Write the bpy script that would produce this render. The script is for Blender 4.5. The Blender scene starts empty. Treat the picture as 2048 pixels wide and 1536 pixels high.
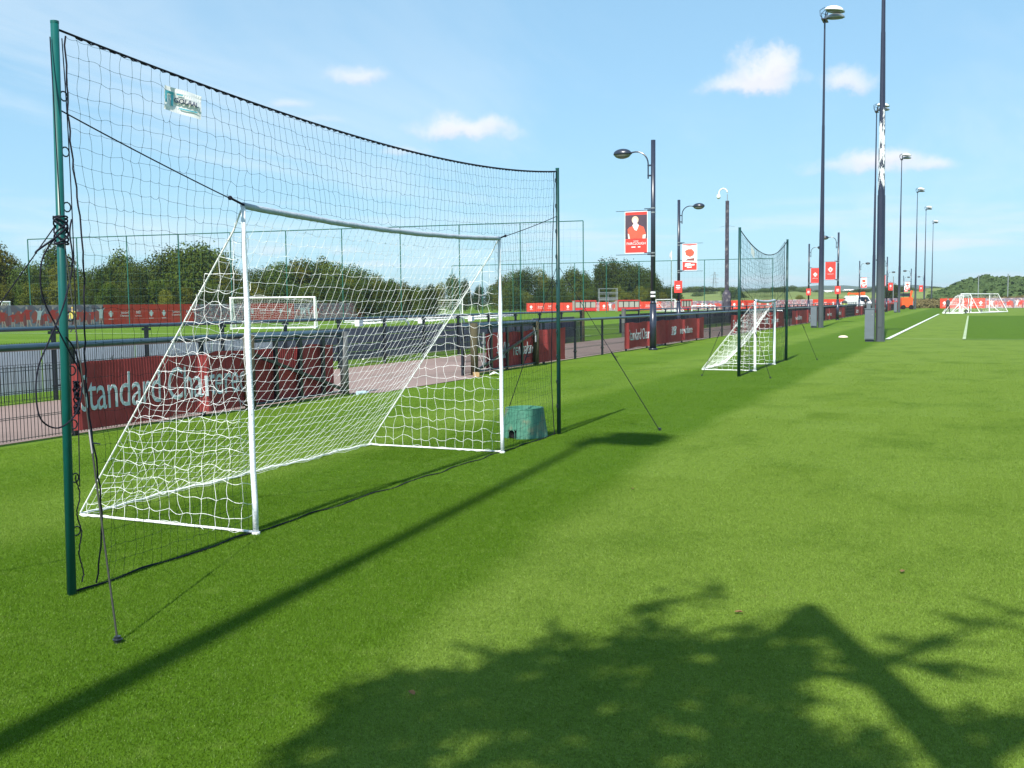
import bpy, bmesh, math, random
from mathutils import Vector, Matrix, noise as mnoise
R = math.radians
rnd = random.Random(7)
sc = bpy.context.scene
COL = sc.collection

# ------------------------------------------------------------------ camera, sky, sun, exposure
# World: Y runs along the pitch-side fence, X across it (pitch to +X, path to -X), camera 1.6 m above the grass.
YAW, PITCH, ROLL, FPX = R(24.1), -math.atan(162 / 2050), -0.010, 2050.0
CAMM = Matrix.Rotation(YAW, 3, 'Z') @ Matrix.Rotation(math.pi / 2 + PITCH, 3, 'X') @ Matrix.Rotation(ROLL, 3, 'Z')
cam = bpy.data.objects.new('camera', bpy.data.cameras.new('camera'))
COL.objects.link(cam)
cam.matrix_world = Matrix.Translation((0, 0, 1.6)) @ CAMM.to_4x4()
cam.data.sensor_width = 36.0
cam.data.lens = 36.0 * FPX / 2048
cam.data.clip_start = 0.05
cam.data.clip_end = 12000
sc.camera = cam

SUN_EL = R(46)
SUN_TRAVEL = Vector((-0.050, 1.0, -math.tan(SUN_EL))).normalized()
sun = bpy.data.objects.new('sun', bpy.data.lights.new('sun', 'SUN'))
COL.objects.link(sun)
sun.data.energy = 5.0
sun.data.angle = R(0.53)
sun.data.color = (1.0, 0.955, 0.88)
sun.rotation_euler = SUN_TRAVEL.to_track_quat('-Z', 'Y').to_euler()
sc.view_settings.view_transform = 'Standard'
sc.view_settings.look = 'None'
sc.view_settings.exposure = 0.62
sc.view_settings.gamma = 1.0
sc.view_settings.use_curve_mapping = False


def ray(px, py):
    return CAMM @ Vector(((px - 1024) / FPX, -(py - 768) / FPX, -1))


class NT:
    """small helper to write node trees"""
    def __init__(s, nt):
        s.nt = nt; s.n = nt.nodes; s.l = nt.links

    def new(s, t, **kw):
        nd = s.n.new(t)
        for k, v in kw.items():
            setattr(nd, k, v)
        return nd

    def put(s, sock, v):
        if v is None:
            return
        if isinstance(v, bpy.types.NodeSocket):
            s.l.new(v, sock)
        else:
            sock.default_value = v

    def m(s, op, a, b=None, c=None, clamp=False):
        nd = s.new('ShaderNodeMath', operation=op, use_clamp=clamp)
        s.put(nd.inputs[0], a); s.put(nd.inputs[1], b); s.put(nd.inputs[2], c)
        return nd.outputs[0]

    def vm(s, op, a, b=None):
        nd = s.new('ShaderNodeVectorMath', operation=op)
        s.put(nd.inputs[0], a); s.put(nd.inputs[1], b)
        return nd.outputs['Value'] if op in ('DOT_PRODUCT', 'LENGTH') else nd.outputs[0]

    def mix(s, f, a, b, mode='MIX'):
        nd = s.new('ShaderNodeMix', data_type='RGBA', blend_type=mode)
        s.put(nd.inputs[0], f); s.put(nd.inputs[6], a); s.put(nd.inputs[7], b)
        return nd.outputs[2]

    def noise(s, vec, scale, detail=3, rough=0.5, dist=0.0):
        nd = s.new('ShaderNodeTexNoise')
        s.put(nd.inputs['Vector'], vec); nd.inputs['Scale'].default_value = scale
        nd.inputs['Detail'].default_value = detail; nd.inputs['Roughness'].default_value = rough
        nd.inputs['Distortion'].default_value = dist
        return nd.outputs[0]

    def mapr(s, v, a, b, c=0.0, d=1.0, smooth=True):
        nd = s.new('ShaderNodeMapRange', interpolation_type='SMOOTHSTEP' if smooth else 'LINEAR')
        s.put(nd.inputs[0], v)
        for i, x in enumerate((a, b, c, d)):
            nd.inputs[i + 1].default_value = x
        return nd.outputs[0]

    def scale(s, vec, sx, sy, sz):
        nd = s.new('ShaderNodeMapping')
        s.put(nd.inputs[0], vec); nd.inputs['Scale'].default_value = (sx, sy, sz)
        return nd.outputs[0]


def rgba(c):
    return (c[0], c[1], c[2], 1.0)


world = bpy.data.worlds.new('World')
sc.world = world
world.use_nodes = True
w = NT(world.node_tree)
w.n.clear()
sky = w.new('ShaderNodeTexSky', sky_type='NISHITA', sun_disc=False)
sky.sun_elevation = SUN_EL
_s = -SUN_TRAVEL
sky.sun_rotation = math.atan2(_s.x, _s.y)
sky.air_density = 1.0; sky.dust_density = 0.25; sky.ozone_density = 1.6; sky.altitude = 20
bg = w.new('ShaderNodeBackground'); bg.inputs[1].default_value = 0.104
outw = w.new('ShaderNodeOutputWorld')
tc = w.new('ShaderNodeTexCoord').outputs['Generated']
gam = w.new('ShaderNodeGamma'); gam.inputs[1].default_value = 0.4; w.l.new(sky.outputs[0], gam.inputs[0])
col = w.mix(1.0, gam.outputs[0], (1.60, 2.44, 2.98, 1), 'MULTIPLY')
sep = w.new('ShaderNodeSeparateXYZ'); w.l.new(tc, sep.inputs[0])
elev = sep.outputs[2]
# thin high cirrus: long streaks, more towards the pitch side
proj = w.new('ShaderNodeCombineXYZ')
den = w.m('ADD', w.m('MAXIMUM', elev, 0.0), 0.14)
w.l.new(w.m('DIVIDE', sep.outputs[0], den), proj.inputs[0])
w.l.new(w.m('DIVIDE', sep.outputs[1], den), proj.inputs[1])
ci = w.noise(w.scale(proj.outputs[0], 0.9, 0.35, 1), 1.1, 6, 0.6, 0.6)
ci = w.mapr(ci, 0.47, 0.66)
ci2 = w.noise(w.scale(proj.outputs[0], 0.25, 0.2, 1), 0.9, 3, 0.5)
veil = w.m('MULTIPLY', ci, w.mapr(ci2, 0.3, 0.62), clamp=True)
col = w.mix(w.m('MULTIPLY', veil, 0.42), col, (6.0, 6.6, 7.0, 1))
low = w.m('MULTIPLY', w.mapr(w.noise(w.scale(tc, 3, 3, 26), 2.2, 5, 0.55), 0.5, 0.72), w.mapr(elev, 0.13, 0.03), clamp=True)
col = w.mix(w.m('MULTIPLY', low, 0.6), col, (5.6, 6.2, 6.8, 1))
# fair-weather cumulus, given as bearings and sizes (in 1/2050 rad)
warpn = w.new('ShaderNodeTexNoise'); w.l.new(tc, warpn.inputs['Vector'])
warpn.inputs['Scale'].default_value = 22; warpn.inputs['Detail'].default_value = 8; warpn.inputs['Roughness'].default_value = 0.66
warp = w.vm('MULTIPLY', w.vm('SUBTRACT', warpn.outputs[1], (0.5, 0.5, 0.5)), (1.0, 1.0, 1.0))
CLOUDS = [(717, 152, 62, 21, .75), (925, 263, 100, 24, .95), (895, 252, 40, 26, .7), (985, 250, 40, 20, .7),
          (1505, 165, 108, 26, 1.0), (1520, 135, 66, 42, 1.0), (1560, 130, 34, 38, .8), (1705, 163, 54, 27, .85),
          (1750, 332, 130, 22, .7), (1742, 318, 52, 26, .8), (1780, 316, 50, 24, .8), (1865, 332, 55, 15, .7),
          (580, 205, 46, 13, .45), (805, 302, 48, 12, .45), (640, 240, 60, 10, .2), (545, 500, 46, 14, .4),
          (690, 505, 40, 12, .3), (1905, 480, 90, 18, .25)]
for (cx, cy, rx, ry, amt) in CLOUDS:
    d0 = ray(cx, cy).normalized()
    rt = Vector((d0.y, -d0.x, 0)).normalized(); up = rt.cross(d0)
    a = w.m('ADD', w.m('DIVIDE', w.vm('DOT_PRODUCT', tc, tuple(rt)), rx / 2050), w.m('MULTIPLY', w.vm('DOT_PRODUCT', warp, tuple(rt)), 1.9))
    b = w.m('ADD', w.m('DIVIDE', w.vm('DOT_PRODUCT', tc, tuple(up)), ry / 2050), w.m('MULTIPLY', w.vm('DOT_PRODUCT', warp, tuple(up)), 3.0))
    bb = w.m('MULTIPLY', b, w.m('ADD', 1.0, w.m('MULTIPLY', w.m('LESS_THAN', b, 0.0), 0.5)))
    r2 = w.m('SQRT', w.m('ADD', w.m('MULTIPLY', a, a), w.m('MULTIPLY', bb, bb)))
    msk = w.m('MULTIPLY', w.mapr(r2, 1.25, 0.10), amt * .92)
    front = w.m('GREATER_THAN', w.vm('DOT_PRODUCT', tc, tuple(d0)), 0.5)
    msk = w.m('MULTIPLY', msk, front)
    cc = w.mix(w.mapr(b, -0.8, 0.3), (5.2, 5.3, 6.1, 1), (6.3, 6.4, 6.7, 1))
    col = w.mix(msk, col, cc)
w.l.new(col, bg.inputs[0])
w.l.new(bg.outputs[0], outw.inputs[0])

# ------------------------------------------------------------------ helpers


def pol(px, depth, py=None):
    """ground point on the bearing of column px, at a given distance in front of the lens"""
    d = ray(px, 606)
    h = Vector((d.x, d.y)); f = Vector((-math.sin(YAW), math.cos(YAW)))
    t = depth / h.dot(f)
    p = h * t
    if py is None:
        return Vector((p.x, p.y, 0))
    d = ray(px, py); t = depth / Vector((d.x, d.y)).dot(f)
    return Vector((d.x * t, d.y * t, 1.6 + d.z * t))


def tag(o, label=None, cat=None, group=None, kind=None):
    if label: o['label'] = label
    if cat: o['category'] = cat
    if group: o['group'] = group
    if kind: o['kind'] = kind
    return o


def thing(name, label, cat, loc=(0, 0, 0), rz=0.0, group=None, sc_=1.0):
    o = bpy.data.objects.new(name, None); COL.objects.link(o)
    o.location = loc; o.rotation_euler = (0, 0, rz); o.scale = (sc_,) * 3
    o.empty_display_size = 0.2
    return tag(o, label, cat, group)


def copy_tree(o, parent=None):
    c = o.copy(); COL.objects.link(c); c.parent = parent
    for ch in o.children:
        copy_tree(ch, c)
    return c


class MB:
    def __init__(s):
        s.v = []; s.f = []; s.mi = []; s.cur = 0

    def add(s, vs, fs):
        o = len(s.v)
        s.v.extend([tuple(p) for p in vs])
        s.f.extend([tuple(i + o for i in f) for f in fs])
        s.mi.extend([s.cur] * len(fs))
        return s

    def box(s, c, d, rz=0.0, rot=None):
        hx, hy, hz = d[0] / 2, d[1] / 2, d[2] / 2
        m = rot if rot is not None else Matrix.Rotation(rz, 3, 'Z')
        c = Vector(c)
        vs = [c + m @ Vector((x * hx, y * hy, z * hz)) for x in (-1, 1) for y in (-1, 1) for z in (-1, 1)]
        s.add(vs, [(0, 1, 3, 2), (4, 6, 7, 5), (0, 4, 5, 1), (2, 3, 7, 6), (0, 2, 6, 4), (1, 5, 7, 3)])
        return s

    def bar(s, a, b, wd, th):
        a, b = Vector(a), Vector(b); d = (b - a)
        q = d.to_track_quat('X', 'Z').to_matrix()
        return s.box((a + b) / 2, (d.length, wd, th), rot=q)

    def tube(s, pts, r, n=8, caps=True, twist=0.0):
        pts = [Vector(p) for p in pts]
        rs = r if isinstance(r, (list, tuple)) else [r] * len(pts)
        o = len(s.v); k = len(pts)
        ref = None
        for i, p in enumerate(pts):
            if i == 0: t = pts[1] - p
            elif i == k - 1: t = p - pts[i - 1]
            else: t = (pts[i + 1] - p).normalized() + (p - pts[i - 1]).normalized()
            if t.length < 1e-9: t = Vector((0, 0, 1))
            t.normalize()
            if ref is None:
                ref = Vector((0, 0, 1)) if abs(t.z) < 0.9 else Vector((1, 0, 0))
            u = ref - t * ref.dot(t)
            if u.length < 1e-6:
                u = t.orthogonal()
            u.normalize(); ref = u
            v = t.cross(u)
            for j in range(n):
                a = 2 * math.pi * j / n + twist
                s.v.append(tuple(p + (u * math.cos(a) + v * math.sin(a)) * rs[i]))
        for i in range(k - 1):
            for j in range(n):
                a, b = o + i * n + j, o + i * n + (j + 1) % n
                s.f.append((a, b, b + n, a + n)); s.mi.append(s.cur)
        if caps:
            s.f.append(tuple(o + j for j in reversed(range(n)))); s.mi.append(s.cur)
            s.f.append(tuple(o + (k - 1) * n + j for j in range(n))); s.mi.append(s.cur)
        return s

    def ell(s, c, r, nu=14, nv=8, zmin=-1.0, zmax=1.0):
        o = len(s.v); c = Vector(c)
        a0, a1 = math.asin(zmin), math.asin(zmax)
        for i in range(nv + 1):
            ph = a0 + (a1 - a0) * i / nv
            for j in range(nu):
                th = 2 * math.pi * j / nu
                s.v.append((c.x + r[0] * math.cos(ph) * math.cos(th), c.y + r[1] * math.cos(ph) * math.sin(th), c.z + r[2] * math.sin(ph)))
        for i in range(nv):
            for j in range(nu):
                a, b = o + i * nu + j, o + i * nu + (j + 1) % nu
                s.f.append((a, b, b + nu, a + nu)); s.mi.append(s.cur)
        s.f.append(tuple(o + j for j in reversed(range(nu)))); s.mi.append(s.cur)
        s.f.append(tuple(o + nv * nu + j for j in range(nu))); s.mi.append(s.cur)
        return s

    def poly(s, pts):
        return s.add(pts, [tuple(range(len(pts)))])

    def plate(s, pts2, y0, y1, ax='xz'):
        """closed outline in the local xz plane, given a thickness along y"""
        n = len(pts2)
        vs = [(x, y0, z) for x, z in pts2] + [(x, y1, z) for x, z in pts2]
        fs = [tuple(range(n)), tuple(reversed(range(n, 2 * n)))]
        fs += [(i, i + n, (i + 1) % n + n, (i + 1) % n) for i in range(n)]
        return s.add(vs, fs)

    def mesh(s, name, mats, smooth=False):
        me = bpy.data.meshes.new(name)
        me.from_pydata(s.v, [], s.f)
        for m_ in (mats if isinstance(mats, (list, tuple)) else [mats]):
            me.materials.append(m_)
        if any(s.mi):
            me.polygons.foreach_set('material_index', s.mi)
        if smooth:
            me.polygons.foreach_set('use_smooth', [True] * len(me.polygons))
        me.update()
        return me

    def build(s, name, mats, parent=None, smooth=False, loc=None):
        return obj(name, s.mesh(name, mats, smooth), parent, loc)


def obj(name, me, parent=None, loc=None, rz=0.0):
    o = bpy.data.objects.new(name, me); COL.objects.link(o)
    if parent: o.parent = parent
    if loc is not None: o.location = loc
    if rz: o.rotation_euler = (0, 0, rz)
    return o


MATS = {}


def mat(name, c, rough=0.7, spec=0.3, metal=0.0, var=0.12, vscale=6.0, bump=0.0, bscale=60.0, dirt=None, dscale=3.0, trans=0.0, tint=0.0):
    """painted/natural surface: base colour with mottling, wear, relief"""
    if name in MATS: return MATS[name]
    ma = bpy.data.materials.new(name); ma.use_nodes = True
    t = NT(ma.node_tree)
    bs = t.n['Principled BSDF']
    tcn = t.new('ShaderNodeTexCoord').outputs['Object']
    nz = t.noise(tcn, vscale, 5, 0.6)
    f = t.mapr(nz, 0.25, 0.75, 1 - var, 1 + var, False)
    cm = t.new('ShaderNodeVectorMath', operation='SCALE'); cm.inputs[0].default_value = c; t.l.new(f, cm.inputs['Scale'])
    colr = cm.outputs[0]
    if dirt:
        dn = t.noise(tcn, dscale, 6, 0.65)
        colr = t.mix(t.mapr(dn, 0.5, 0.68, 0, 0.8), colr, rgba(dirt))
    if tint:
        oi = t.new('ShaderNodeObjectInfo').outputs['Random']
        sc2 = t.new('ShaderNodeVectorMath', operation='SCALE'); t.l.new(colr, sc2.inputs[0]); t.l.new(t.mapr(oi, 0, 1, 1 - tint, 1 + tint, False), sc2.inputs['Scale'])
        colr = sc2.outputs[0]
    t.l.new(colr, bs.inputs['Base Color'])
    bs.inputs['Roughness'].default_value = rough
    bs.inputs['Specular IOR Level'].default_value = spec
    bs.inputs['Metallic'].default_value = metal
    if bump:
        bn = t.new('ShaderNodeBump'); bn.inputs['Strength'].default_value = bump; bn.inputs['Distance'].default_value = 0.01
        t.l.new(t.noise(tcn, bscale, 4, 0.6), bn.inputs['Height']); t.l.new(bn.outputs[0], bs.inputs['Normal'])
    MATS[name] = ma
    return ma


WHITE = mat('white_paint', (0.78, 0.79, 0.80), 0.45, 0.4, var=0.08, dirt=(0.5, 0.5, 0.46), dscale=5)
WHITENET = mat('white_twine', (0.74, 0.76, 0.75), 0.8, 0.1, var=0.05)
WRAP = mat('white_wrapped_post', (0.74, 0.77, 0.82), 0.6, 0.3, var=0.12, vscale=40, bump=0.5, bscale=70)
XBAR = mat('white_wrapped_bar_shaded', (0.40, 0.45, 0.52), 0.7, 0.2, var=0.15, vscale=30, bump=0.8, bscale=80)  # white wrap greyed: the bar's shaded underside is put into the colour
GREENPOLE = mat('green_coated_steel', (0.003, 0.088, 0.080), 0.38, 0.5, var=0.15, vscale=8)
GREENSHADE = mat('green_coated_steel_shaded', (0.006, 0.045, 0.042), 0.4, 0.5, var=0.2)  # darker copy of the pole green, with the far poles' shade painted in
GREENFAR = mat('green_frame_steel', (0.012, 0.10, 0.075), 0.5, 0.4)
NETG = mat('green_twine', (0.010, 0.035, 0.035), 0.8, 0.1)
ROPE = mat('black_rope', (0.012, 0.012, 0.022), 0.75, 0.2, bump=0.4)
BUNGEE = mat('grey_shock_cord', (0.030, 0.034, 0.028), 0.7, 0.2)
BLACKM = mat('black_coated_steel', (0.014, 0.018, 0.026), 0.32, 0.6, var=0.2)
RAIL = mat('dark_blue_grey_rail', (0.030, 0.060, 0.085), 0.28, 0.7, var=0.15)
GREYP = mat('grey_post', (0.10, 0.105, 0.105), 0.45, 0.4, dirt=(0.10, 0.09, 0.05), dscale=4)
OLIVEP = mat('weathered_olive_post', (0.070, 0.062, 0.036), 0.8, 0.2, bump=0.3)
PALEB = mat('pale_grey_board', (0.74, 0.78, 0.82), 0.7, 0.2, var=0.1, vscale=2)
PLANK = mat('slate_grey_plank', (0.19, 0.205, 0.26), 0.65, 0.3, var=0.12, vscale=3, bump=0.2, tint=0.12)
NAVYB = mat('dark_navy_board', (0.022, 0.028, 0.05), 0.6, 0.3)
LAMPM = mat('lamp_post_black', (0.020, 0.026, 0.045), 0.3, 0.6, var=0.2)
LAMPG = mat('lamp_bowl', (0.16, 0.17, 0.15), 0.25, 0.5)
STEEL = mat('galvanised_steel', (0.33, 0.35, 0.36), 0.4, 0.5, metal=0.6)
RED = mat('red_print', (0.62, 0.055, 0.03), 0.6, 0.25, var=0.08, vscale=1.5, tint=0.06)
REDLAMP = mat('red_banner_print', (0.70, 0.055, 0.045), 0.6, 0.2, var=0.06)
WPRINT = mat('white_print', (0.80, 0.80, 0.80), 0.6, 0.2, var=0.04)
MAROON = mat('maroon_mesh_fabric', (0.33, 0.055, 0.055), 0.8, 0.15, var=0.18, vscale=5, bump=0.25, bscale=200)
LETTER = mat('pale_grey_print', (0.56, 0.61, 0.64), 0.7, 0.15, var=0.06)
MASTM_ = None
CAB = mat('grey_cabinet', (0.115, 0.14, 0.165), 0.5, 0.4, var=0.1, vscale=3)
SKIN = mat('skin_tone', (0.50, 0.30, 0.22), 0.6, 0.3)
WOOD = mat('cut_timber', (0.40, 0.27, 0.13), 0.8, 0.2, bump=0.4)
BARK = mat('bark', (0.075, 0.06, 0.045), 0.95, 0.1, bump=1.0, bscale=20)
GLASSY = mat('clear_polycarbonate', (0.35, 0.34, 0.30), 0.25, 0.5)
ORANGE = mat('orange_machine_paint', (0.75, 0.10, 0.02), 0.4, 0.5)
BLACKP = mat('black_tyre', (0.012, 0.012, 0.013), 0.8, 0.2)
PEEL = (0.72, 0.74, 0.76)


def mast_material(peeling=True):
    ma = bpy.data.materials.new('navy_mast_paint_peeling' if peeling else 'navy_mast_paint'); ma.use_nodes = True
    t = NT(ma.node_tree); bs = t.n['Principled BSDF']
    g = t.new('ShaderNodeTexCoord').outputs['Object']
    s = t.new('ShaderNodeSeparateXYZ'); t.l.new(g, s.inputs[0])
    z = s.outputs[2]
    n1 = t.noise(t.scale(g, 9, 9, 2.0), 1.0, 8, 0.75)
    band = t.m('MULTIPLY', t.mapr(z, 4.7, 6.2), t.mapr(z, 10.5, 7.4))
    thr = t.m('SUBTRACT', 0.80 if peeling else 0.76, t.m('MULTIPLY', band, 0.325 if peeling else 0.05))
    peel = t.m('GREATER_THAN', n1, thr)
    base = t.mix(t.noise(g, 3, 4), (0.012, 0.017, 0.045, 1), (0.024, 0.031, 0.060, 1))
    lowg = t.mapr(z, 4.0, 1.5)
    base = t.mix(lowg, base, (0.060, 0.072, 0.078, 1))
    t.l.new(t.mix(peel, base, rgba(PEEL)), bs.inputs['Base Color'])
    bs.inputs['Roughness'].default_value = 0.42
    return ma


MASTM = mast_material(False)
MASTP = mast_material(True)


def grass_colour(t, far=False):
    """mown turf: stripe pattern laid out over the real ground, plus growth patches"""
    pos = t.new('ShaderNodeNewGeometry').outputs['Position']
    s = t.new('ShaderNodeSeparateXYZ'); t.l.new(pos, s.inputs[0])
    x, y = s.outputs[0], s.outputs[1]
    wob = t.m('MULTIPLY', t.m('SUBTRACT', t.noise(pos, 0.55, 3), 0.5), 0.55)
    xw = t.m('ADD', x, wob)
    near_shift = t.m('MULTIPLY', t.m('MAXIMUM', t.m('SUBTRACT', 10.5, y), 0.0), 0.115)
    xs = t.m('SUBTRACT', xw, near_shift)
    # dark mower stripe between x=-5.9 and -3.1, another close to the fence
    def band(v, a, b, e):
        return t.m('MULTIPLY', t.mapr(v, a - e, a + e), t.mapr(v, b + e, b - e))
    d1 = t.m('MULTIPLY', t.mapr(xw, -6.3, -5.6), t.mapr(xs, -2.85, -3.30))
    d2 = t.m('MULTIPLY', band(xw, -8.9, -7.4, 0.3), 0.55)
    d3 = t.m('MULTIPLY', band(x, -0.2, 60.0, 0.04), band(y, 43.5, 104.0, 0.3))
    d4 = t.m('MULTIPLY', band(y, 16.5, 22.5, 1.0), band(xw, -10.5, -3.4, 0.3))
    side = t.m('LESS_THAN', x, -14.9)
    st = t.mapr(t.m('SINE', t.m('MULTIPLY', t.m('ADD', y, t.m('MULTIPLY', x, 0.05)), 1.05)), -0.25, 0.25)
    near = t.m('MAXIMUM', t.m('MAXIMUM', d1, d2), d3)
    near = t.m('MAXIMUM', near, t.m('MULTIPLY', d4, 0.4))
    dark = t.m('ADD', t.m('MULTIPLY', near, t.m('SUBTRACT', 1.0, side)), t.m('MULTIPLY', t.m('MULTIPLY', st, side), 0.75))
    light = (0.186, 0.286, 0.040, 1)
    darkc = (0.096, 0.190, 0.010, 1)
    c = t.mix(dark, light, darkc)
    # more olive towards +x, fresher green near fence
    c = t.mix(t.mapr(x, -9.5, -4.0, 0.6, 0.0, False), c, (0.130, 0.250, 0.010, 1))
    p1 = t.noise(t.scale(pos, 1.0, 0.7, 1), 0.8, 6, 0.68)
    c = t.mix(t.mapr(p1, 0.45, 0.70, 0.0, 0.42), c, (0.062, 0.142, 0.005, 1))
    p2 = t.noise(pos, 5.0, 5, 0.65)
    c = t.mix(t.mapr(p2, 0.52, 0.74, 0.0, 0.40), c, (0.19, 0.29, 0.045, 1))
    # a few faint brown scuffs
    p3 = t.noise(t.scale(pos, 1.0, 2.4, 1), 2.3, 4, 0.6)
    c = t.mix(t.mapr(p3, 0.69, 0.76, 0.0, 0.35), c, (0.17, 0.14, 0.05, 1))
    k = t.new('ShaderNodeVectorMath', operation='SCALE'); t.l.new(c, k.inputs[0]); k.inputs['Scale'].default_value = 0.80
    return k.outputs[0], pos


def turf_material():
    ma = bpy.data.materials.new('mown_turf'); ma.use_nodes = True
    t = NT(ma.node_tree); bs = t.n['Principled BSDF']
    c, pos = grass_colour(t)
    fine = t.noise(pos, 55, 4, 0.75)
    mid = t.noise(t.scale(pos, 1, 1, 1), 14, 4, 0.7)
    v = t.m('MULTIPLY', t.mapr(fine, 0.3, 0.7, 0.54, 1.17, False), t.mapr(mid, 0.3, 0.7, 0.86, 1.12, False))
    sc3 = t.new('ShaderNodeVectorMath', operation='SCALE'); t.l.new(c, sc3.inputs[0]); t.l.new(v, sc3.inputs['Scale'])
    t.l.new(sc3.outputs[0], bs.inputs['Base Color'])
    bs.inputs['Roughness'].default_value = 0.9; bs.inputs['Specular IOR Level'].default_value = 0.1
    bn = t.new('ShaderNodeBump'); bn.inputs['Strength'].default_value = 0.55; bn.inputs['Distance'].default_value = 0.02
    t.l.new(t.m('ADD', fine, mid), bn.inputs['Height']); t.l.new(bn.outputs[0], bs.inputs['Normal'])
    return ma


def blade_material():
    ma = bpy.data.materials.new('grass_blades'); ma.use_nodes = True
    t = NT(ma.node_tree); t.n.remove(t.n['Principled BSDF'])
    c, pos = grass_colour(t)
    vv = t.noise(pos, 160, 2, 0.8)
    v = t.mapr(vv, 0.28, 0.72, 0.66, 1.84, False)
    sc3 = t.new('ShaderNodeVectorMath', operation='SCALE'); t.l.new(c, sc3.inputs[0]); t.l.new(v, sc3.inputs['Scale'])
    straw = t.mix(t.mapr(t.noise(pos, 230, 1), 0.705, 0.73), sc3.outputs[0], (0.44, 0.48, 0.24, 1))
    df = t.new('ShaderNodeBsdfDiffuse'); t.l.new(straw, df.inputs[0])
    tr = t.new('ShaderNodeBsdfTranslucent'); t.l.new(straw, tr.inputs[0])
    gl = t.new('ShaderNodeBsdfGlossy'); gl.inputs[0].default_value = (0.9, 1, 0.9, 1); gl.inputs['Roughness'].default_value = 0.45
    m1 = t.new('ShaderNodeMixShader'); m1.inputs[0].default_value = 0.38
    t.l.new(df.outputs[0], m1.inputs[1]); t.l.new(tr.outputs[0], m1.inputs[2])
    m2 = t.new('ShaderNodeMixShader'); m2.inputs[0].default_value = 0.008
    t.l.new(m1.outputs[0], m2.inputs[1]); t.l.new(gl.outputs[0], m2.inputs[2])
    t.l.new(m2.outputs[0], t.n['Material Output'].inputs[0])
    return ma


def leaf_material(name, c1, c2, c3):
    ma = bpy.data.materials.new(name); ma.use_nodes = True
    t = NT(ma.node_tree); t.n.remove(t.n['Principled BSDF'])
    g = t.new('ShaderNodeTexCoord').outputs['Object']
    oi = t.new('ShaderNodeObjectInfo').outputs['Random']
    c = t.mix(t.noise(g, 0.9, 3), rgba(c1), rgba(c2))
    c = t.mix(t.mapr(t.noise(g, 6.0, 2), 0.45, 0.75, 0, 0.8), c, rgba(c3))
    c = t.mix(t.mapr(oi, 0.0, 1.0, 0.0, 0.45, False), c, rgba(c3))
    s3 = t.new('ShaderNodeVectorMath', operation='SCALE'); t.l.new(c, s3.inputs[0])
    oi2 = t.m('FRACT', t.m('MULTIPLY', oi, 7.31))
    t.l.new(t.mapr(oi2, 0, 1, 0.65, 1.45, False), s3.inputs['Scale'])
    df = t.new('ShaderNodeBsdfDiffuse'); t.l.new(s3.outputs[0], df.inputs[0])
    tr = t.new('ShaderNodeBsdfTranslucent'); t.l.new(s3.outputs[0], tr.inputs[0])
    m1 = t.new('ShaderNodeMixShader'); m1.inputs[0].default_value = 0.2
    t.l.new(df.outputs[0], m1.inputs[1]); t.l.new(tr.outputs[0], m1.inputs[2])
    t.l.new(m1.outputs[0], t.n['Material Output'].inputs[0])
    return ma


TURF = turf_material()
BLADES = blade_material()
LEAF = leaf_material('leaves_dark_green', (0.026, 0.054, 0.009), (0.045, 0.077, 0.011), (0.074, 0.083, 0.014))
LEAFG = leaf_material('leaves_green', (0.035, 0.070, 0.013), (0.064, 0.099, 0.018), (0.083, 0.096, 0.019))
LEAFY = leaf_material('leaves_yellowing', (0.102, 0.106, 0.013), (0.134, 0.128, 0.019), (0.064, 0.090, 0.016))
LEAFB = leaf_material('leaves_blue_green', (0.06, 0.105, 0.045), (0.08, 0.13, 0.05), (0.10, 0.125, 0.04))
MEADOW = mat('rough_meadow', (0.16, 0.20, 0.065), 0.95, 0.05, var=0.35, vscale=0.02, dirt=(0.10, 0.13, 0.035), dscale=0.03)
PATHM = mat('pink_grey_asphalt', (0.25, 0.185, 0.165), 0.9, 0.15, var=0.10, vscale=0.7, bump=0.5, bscale=90, dirt=(0.19, 0.145, 0.13), dscale=0.4)


def collage_material(name, scale, cols):
    ma = bpy.data.materials.new(name); ma.use_nodes = True
    t = NT(ma.node_tree); bs = t.n['Principled BSDF']
    g = t.new('ShaderNodeTexCoord').outputs['Object']
    vo = t.new('ShaderNodeTexVoronoi'); vo.inputs['Scale'].default_value = scale
    nz = t.new('ShaderNodeTexNoise'); t.l.new(g, nz.inputs['Vector']); nz.inputs['Scale'].default_value = scale * 0.4
    wv = t.vm('ADD', g, t.vm('MULTIPLY', nz.outputs[1], (0.9, 0.9, 1.1)))
    t.l.new(wv, vo.inputs['Vector'])
    sp = t.new('ShaderNodeSeparateColor'); t.l.new(vo.outputs['Color'], sp.inputs[0])
    rp = t.new('ShaderNodeValToRGB'); rp.color_ramp.interpolation = 'CONSTANT'
    for i, cc in enumerate(cols):
        e = rp.color_ramp.elements[i] if i < 2 else rp.color_ramp.elements.new(0)
    for i, cc in enumerate(cols):
        rp.color_ramp.elements[i].position = i / len(cols)
        rp.color_ramp.elements[i].color = rgba(cc)
    t.l.new(sp.outputs[0], rp.inputs[0])
    t.l.new(rp.outputs[0], bs.inputs['Base Color'])
    bs.inputs['Roughness'].default_value = 0.6
    return ma


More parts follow.
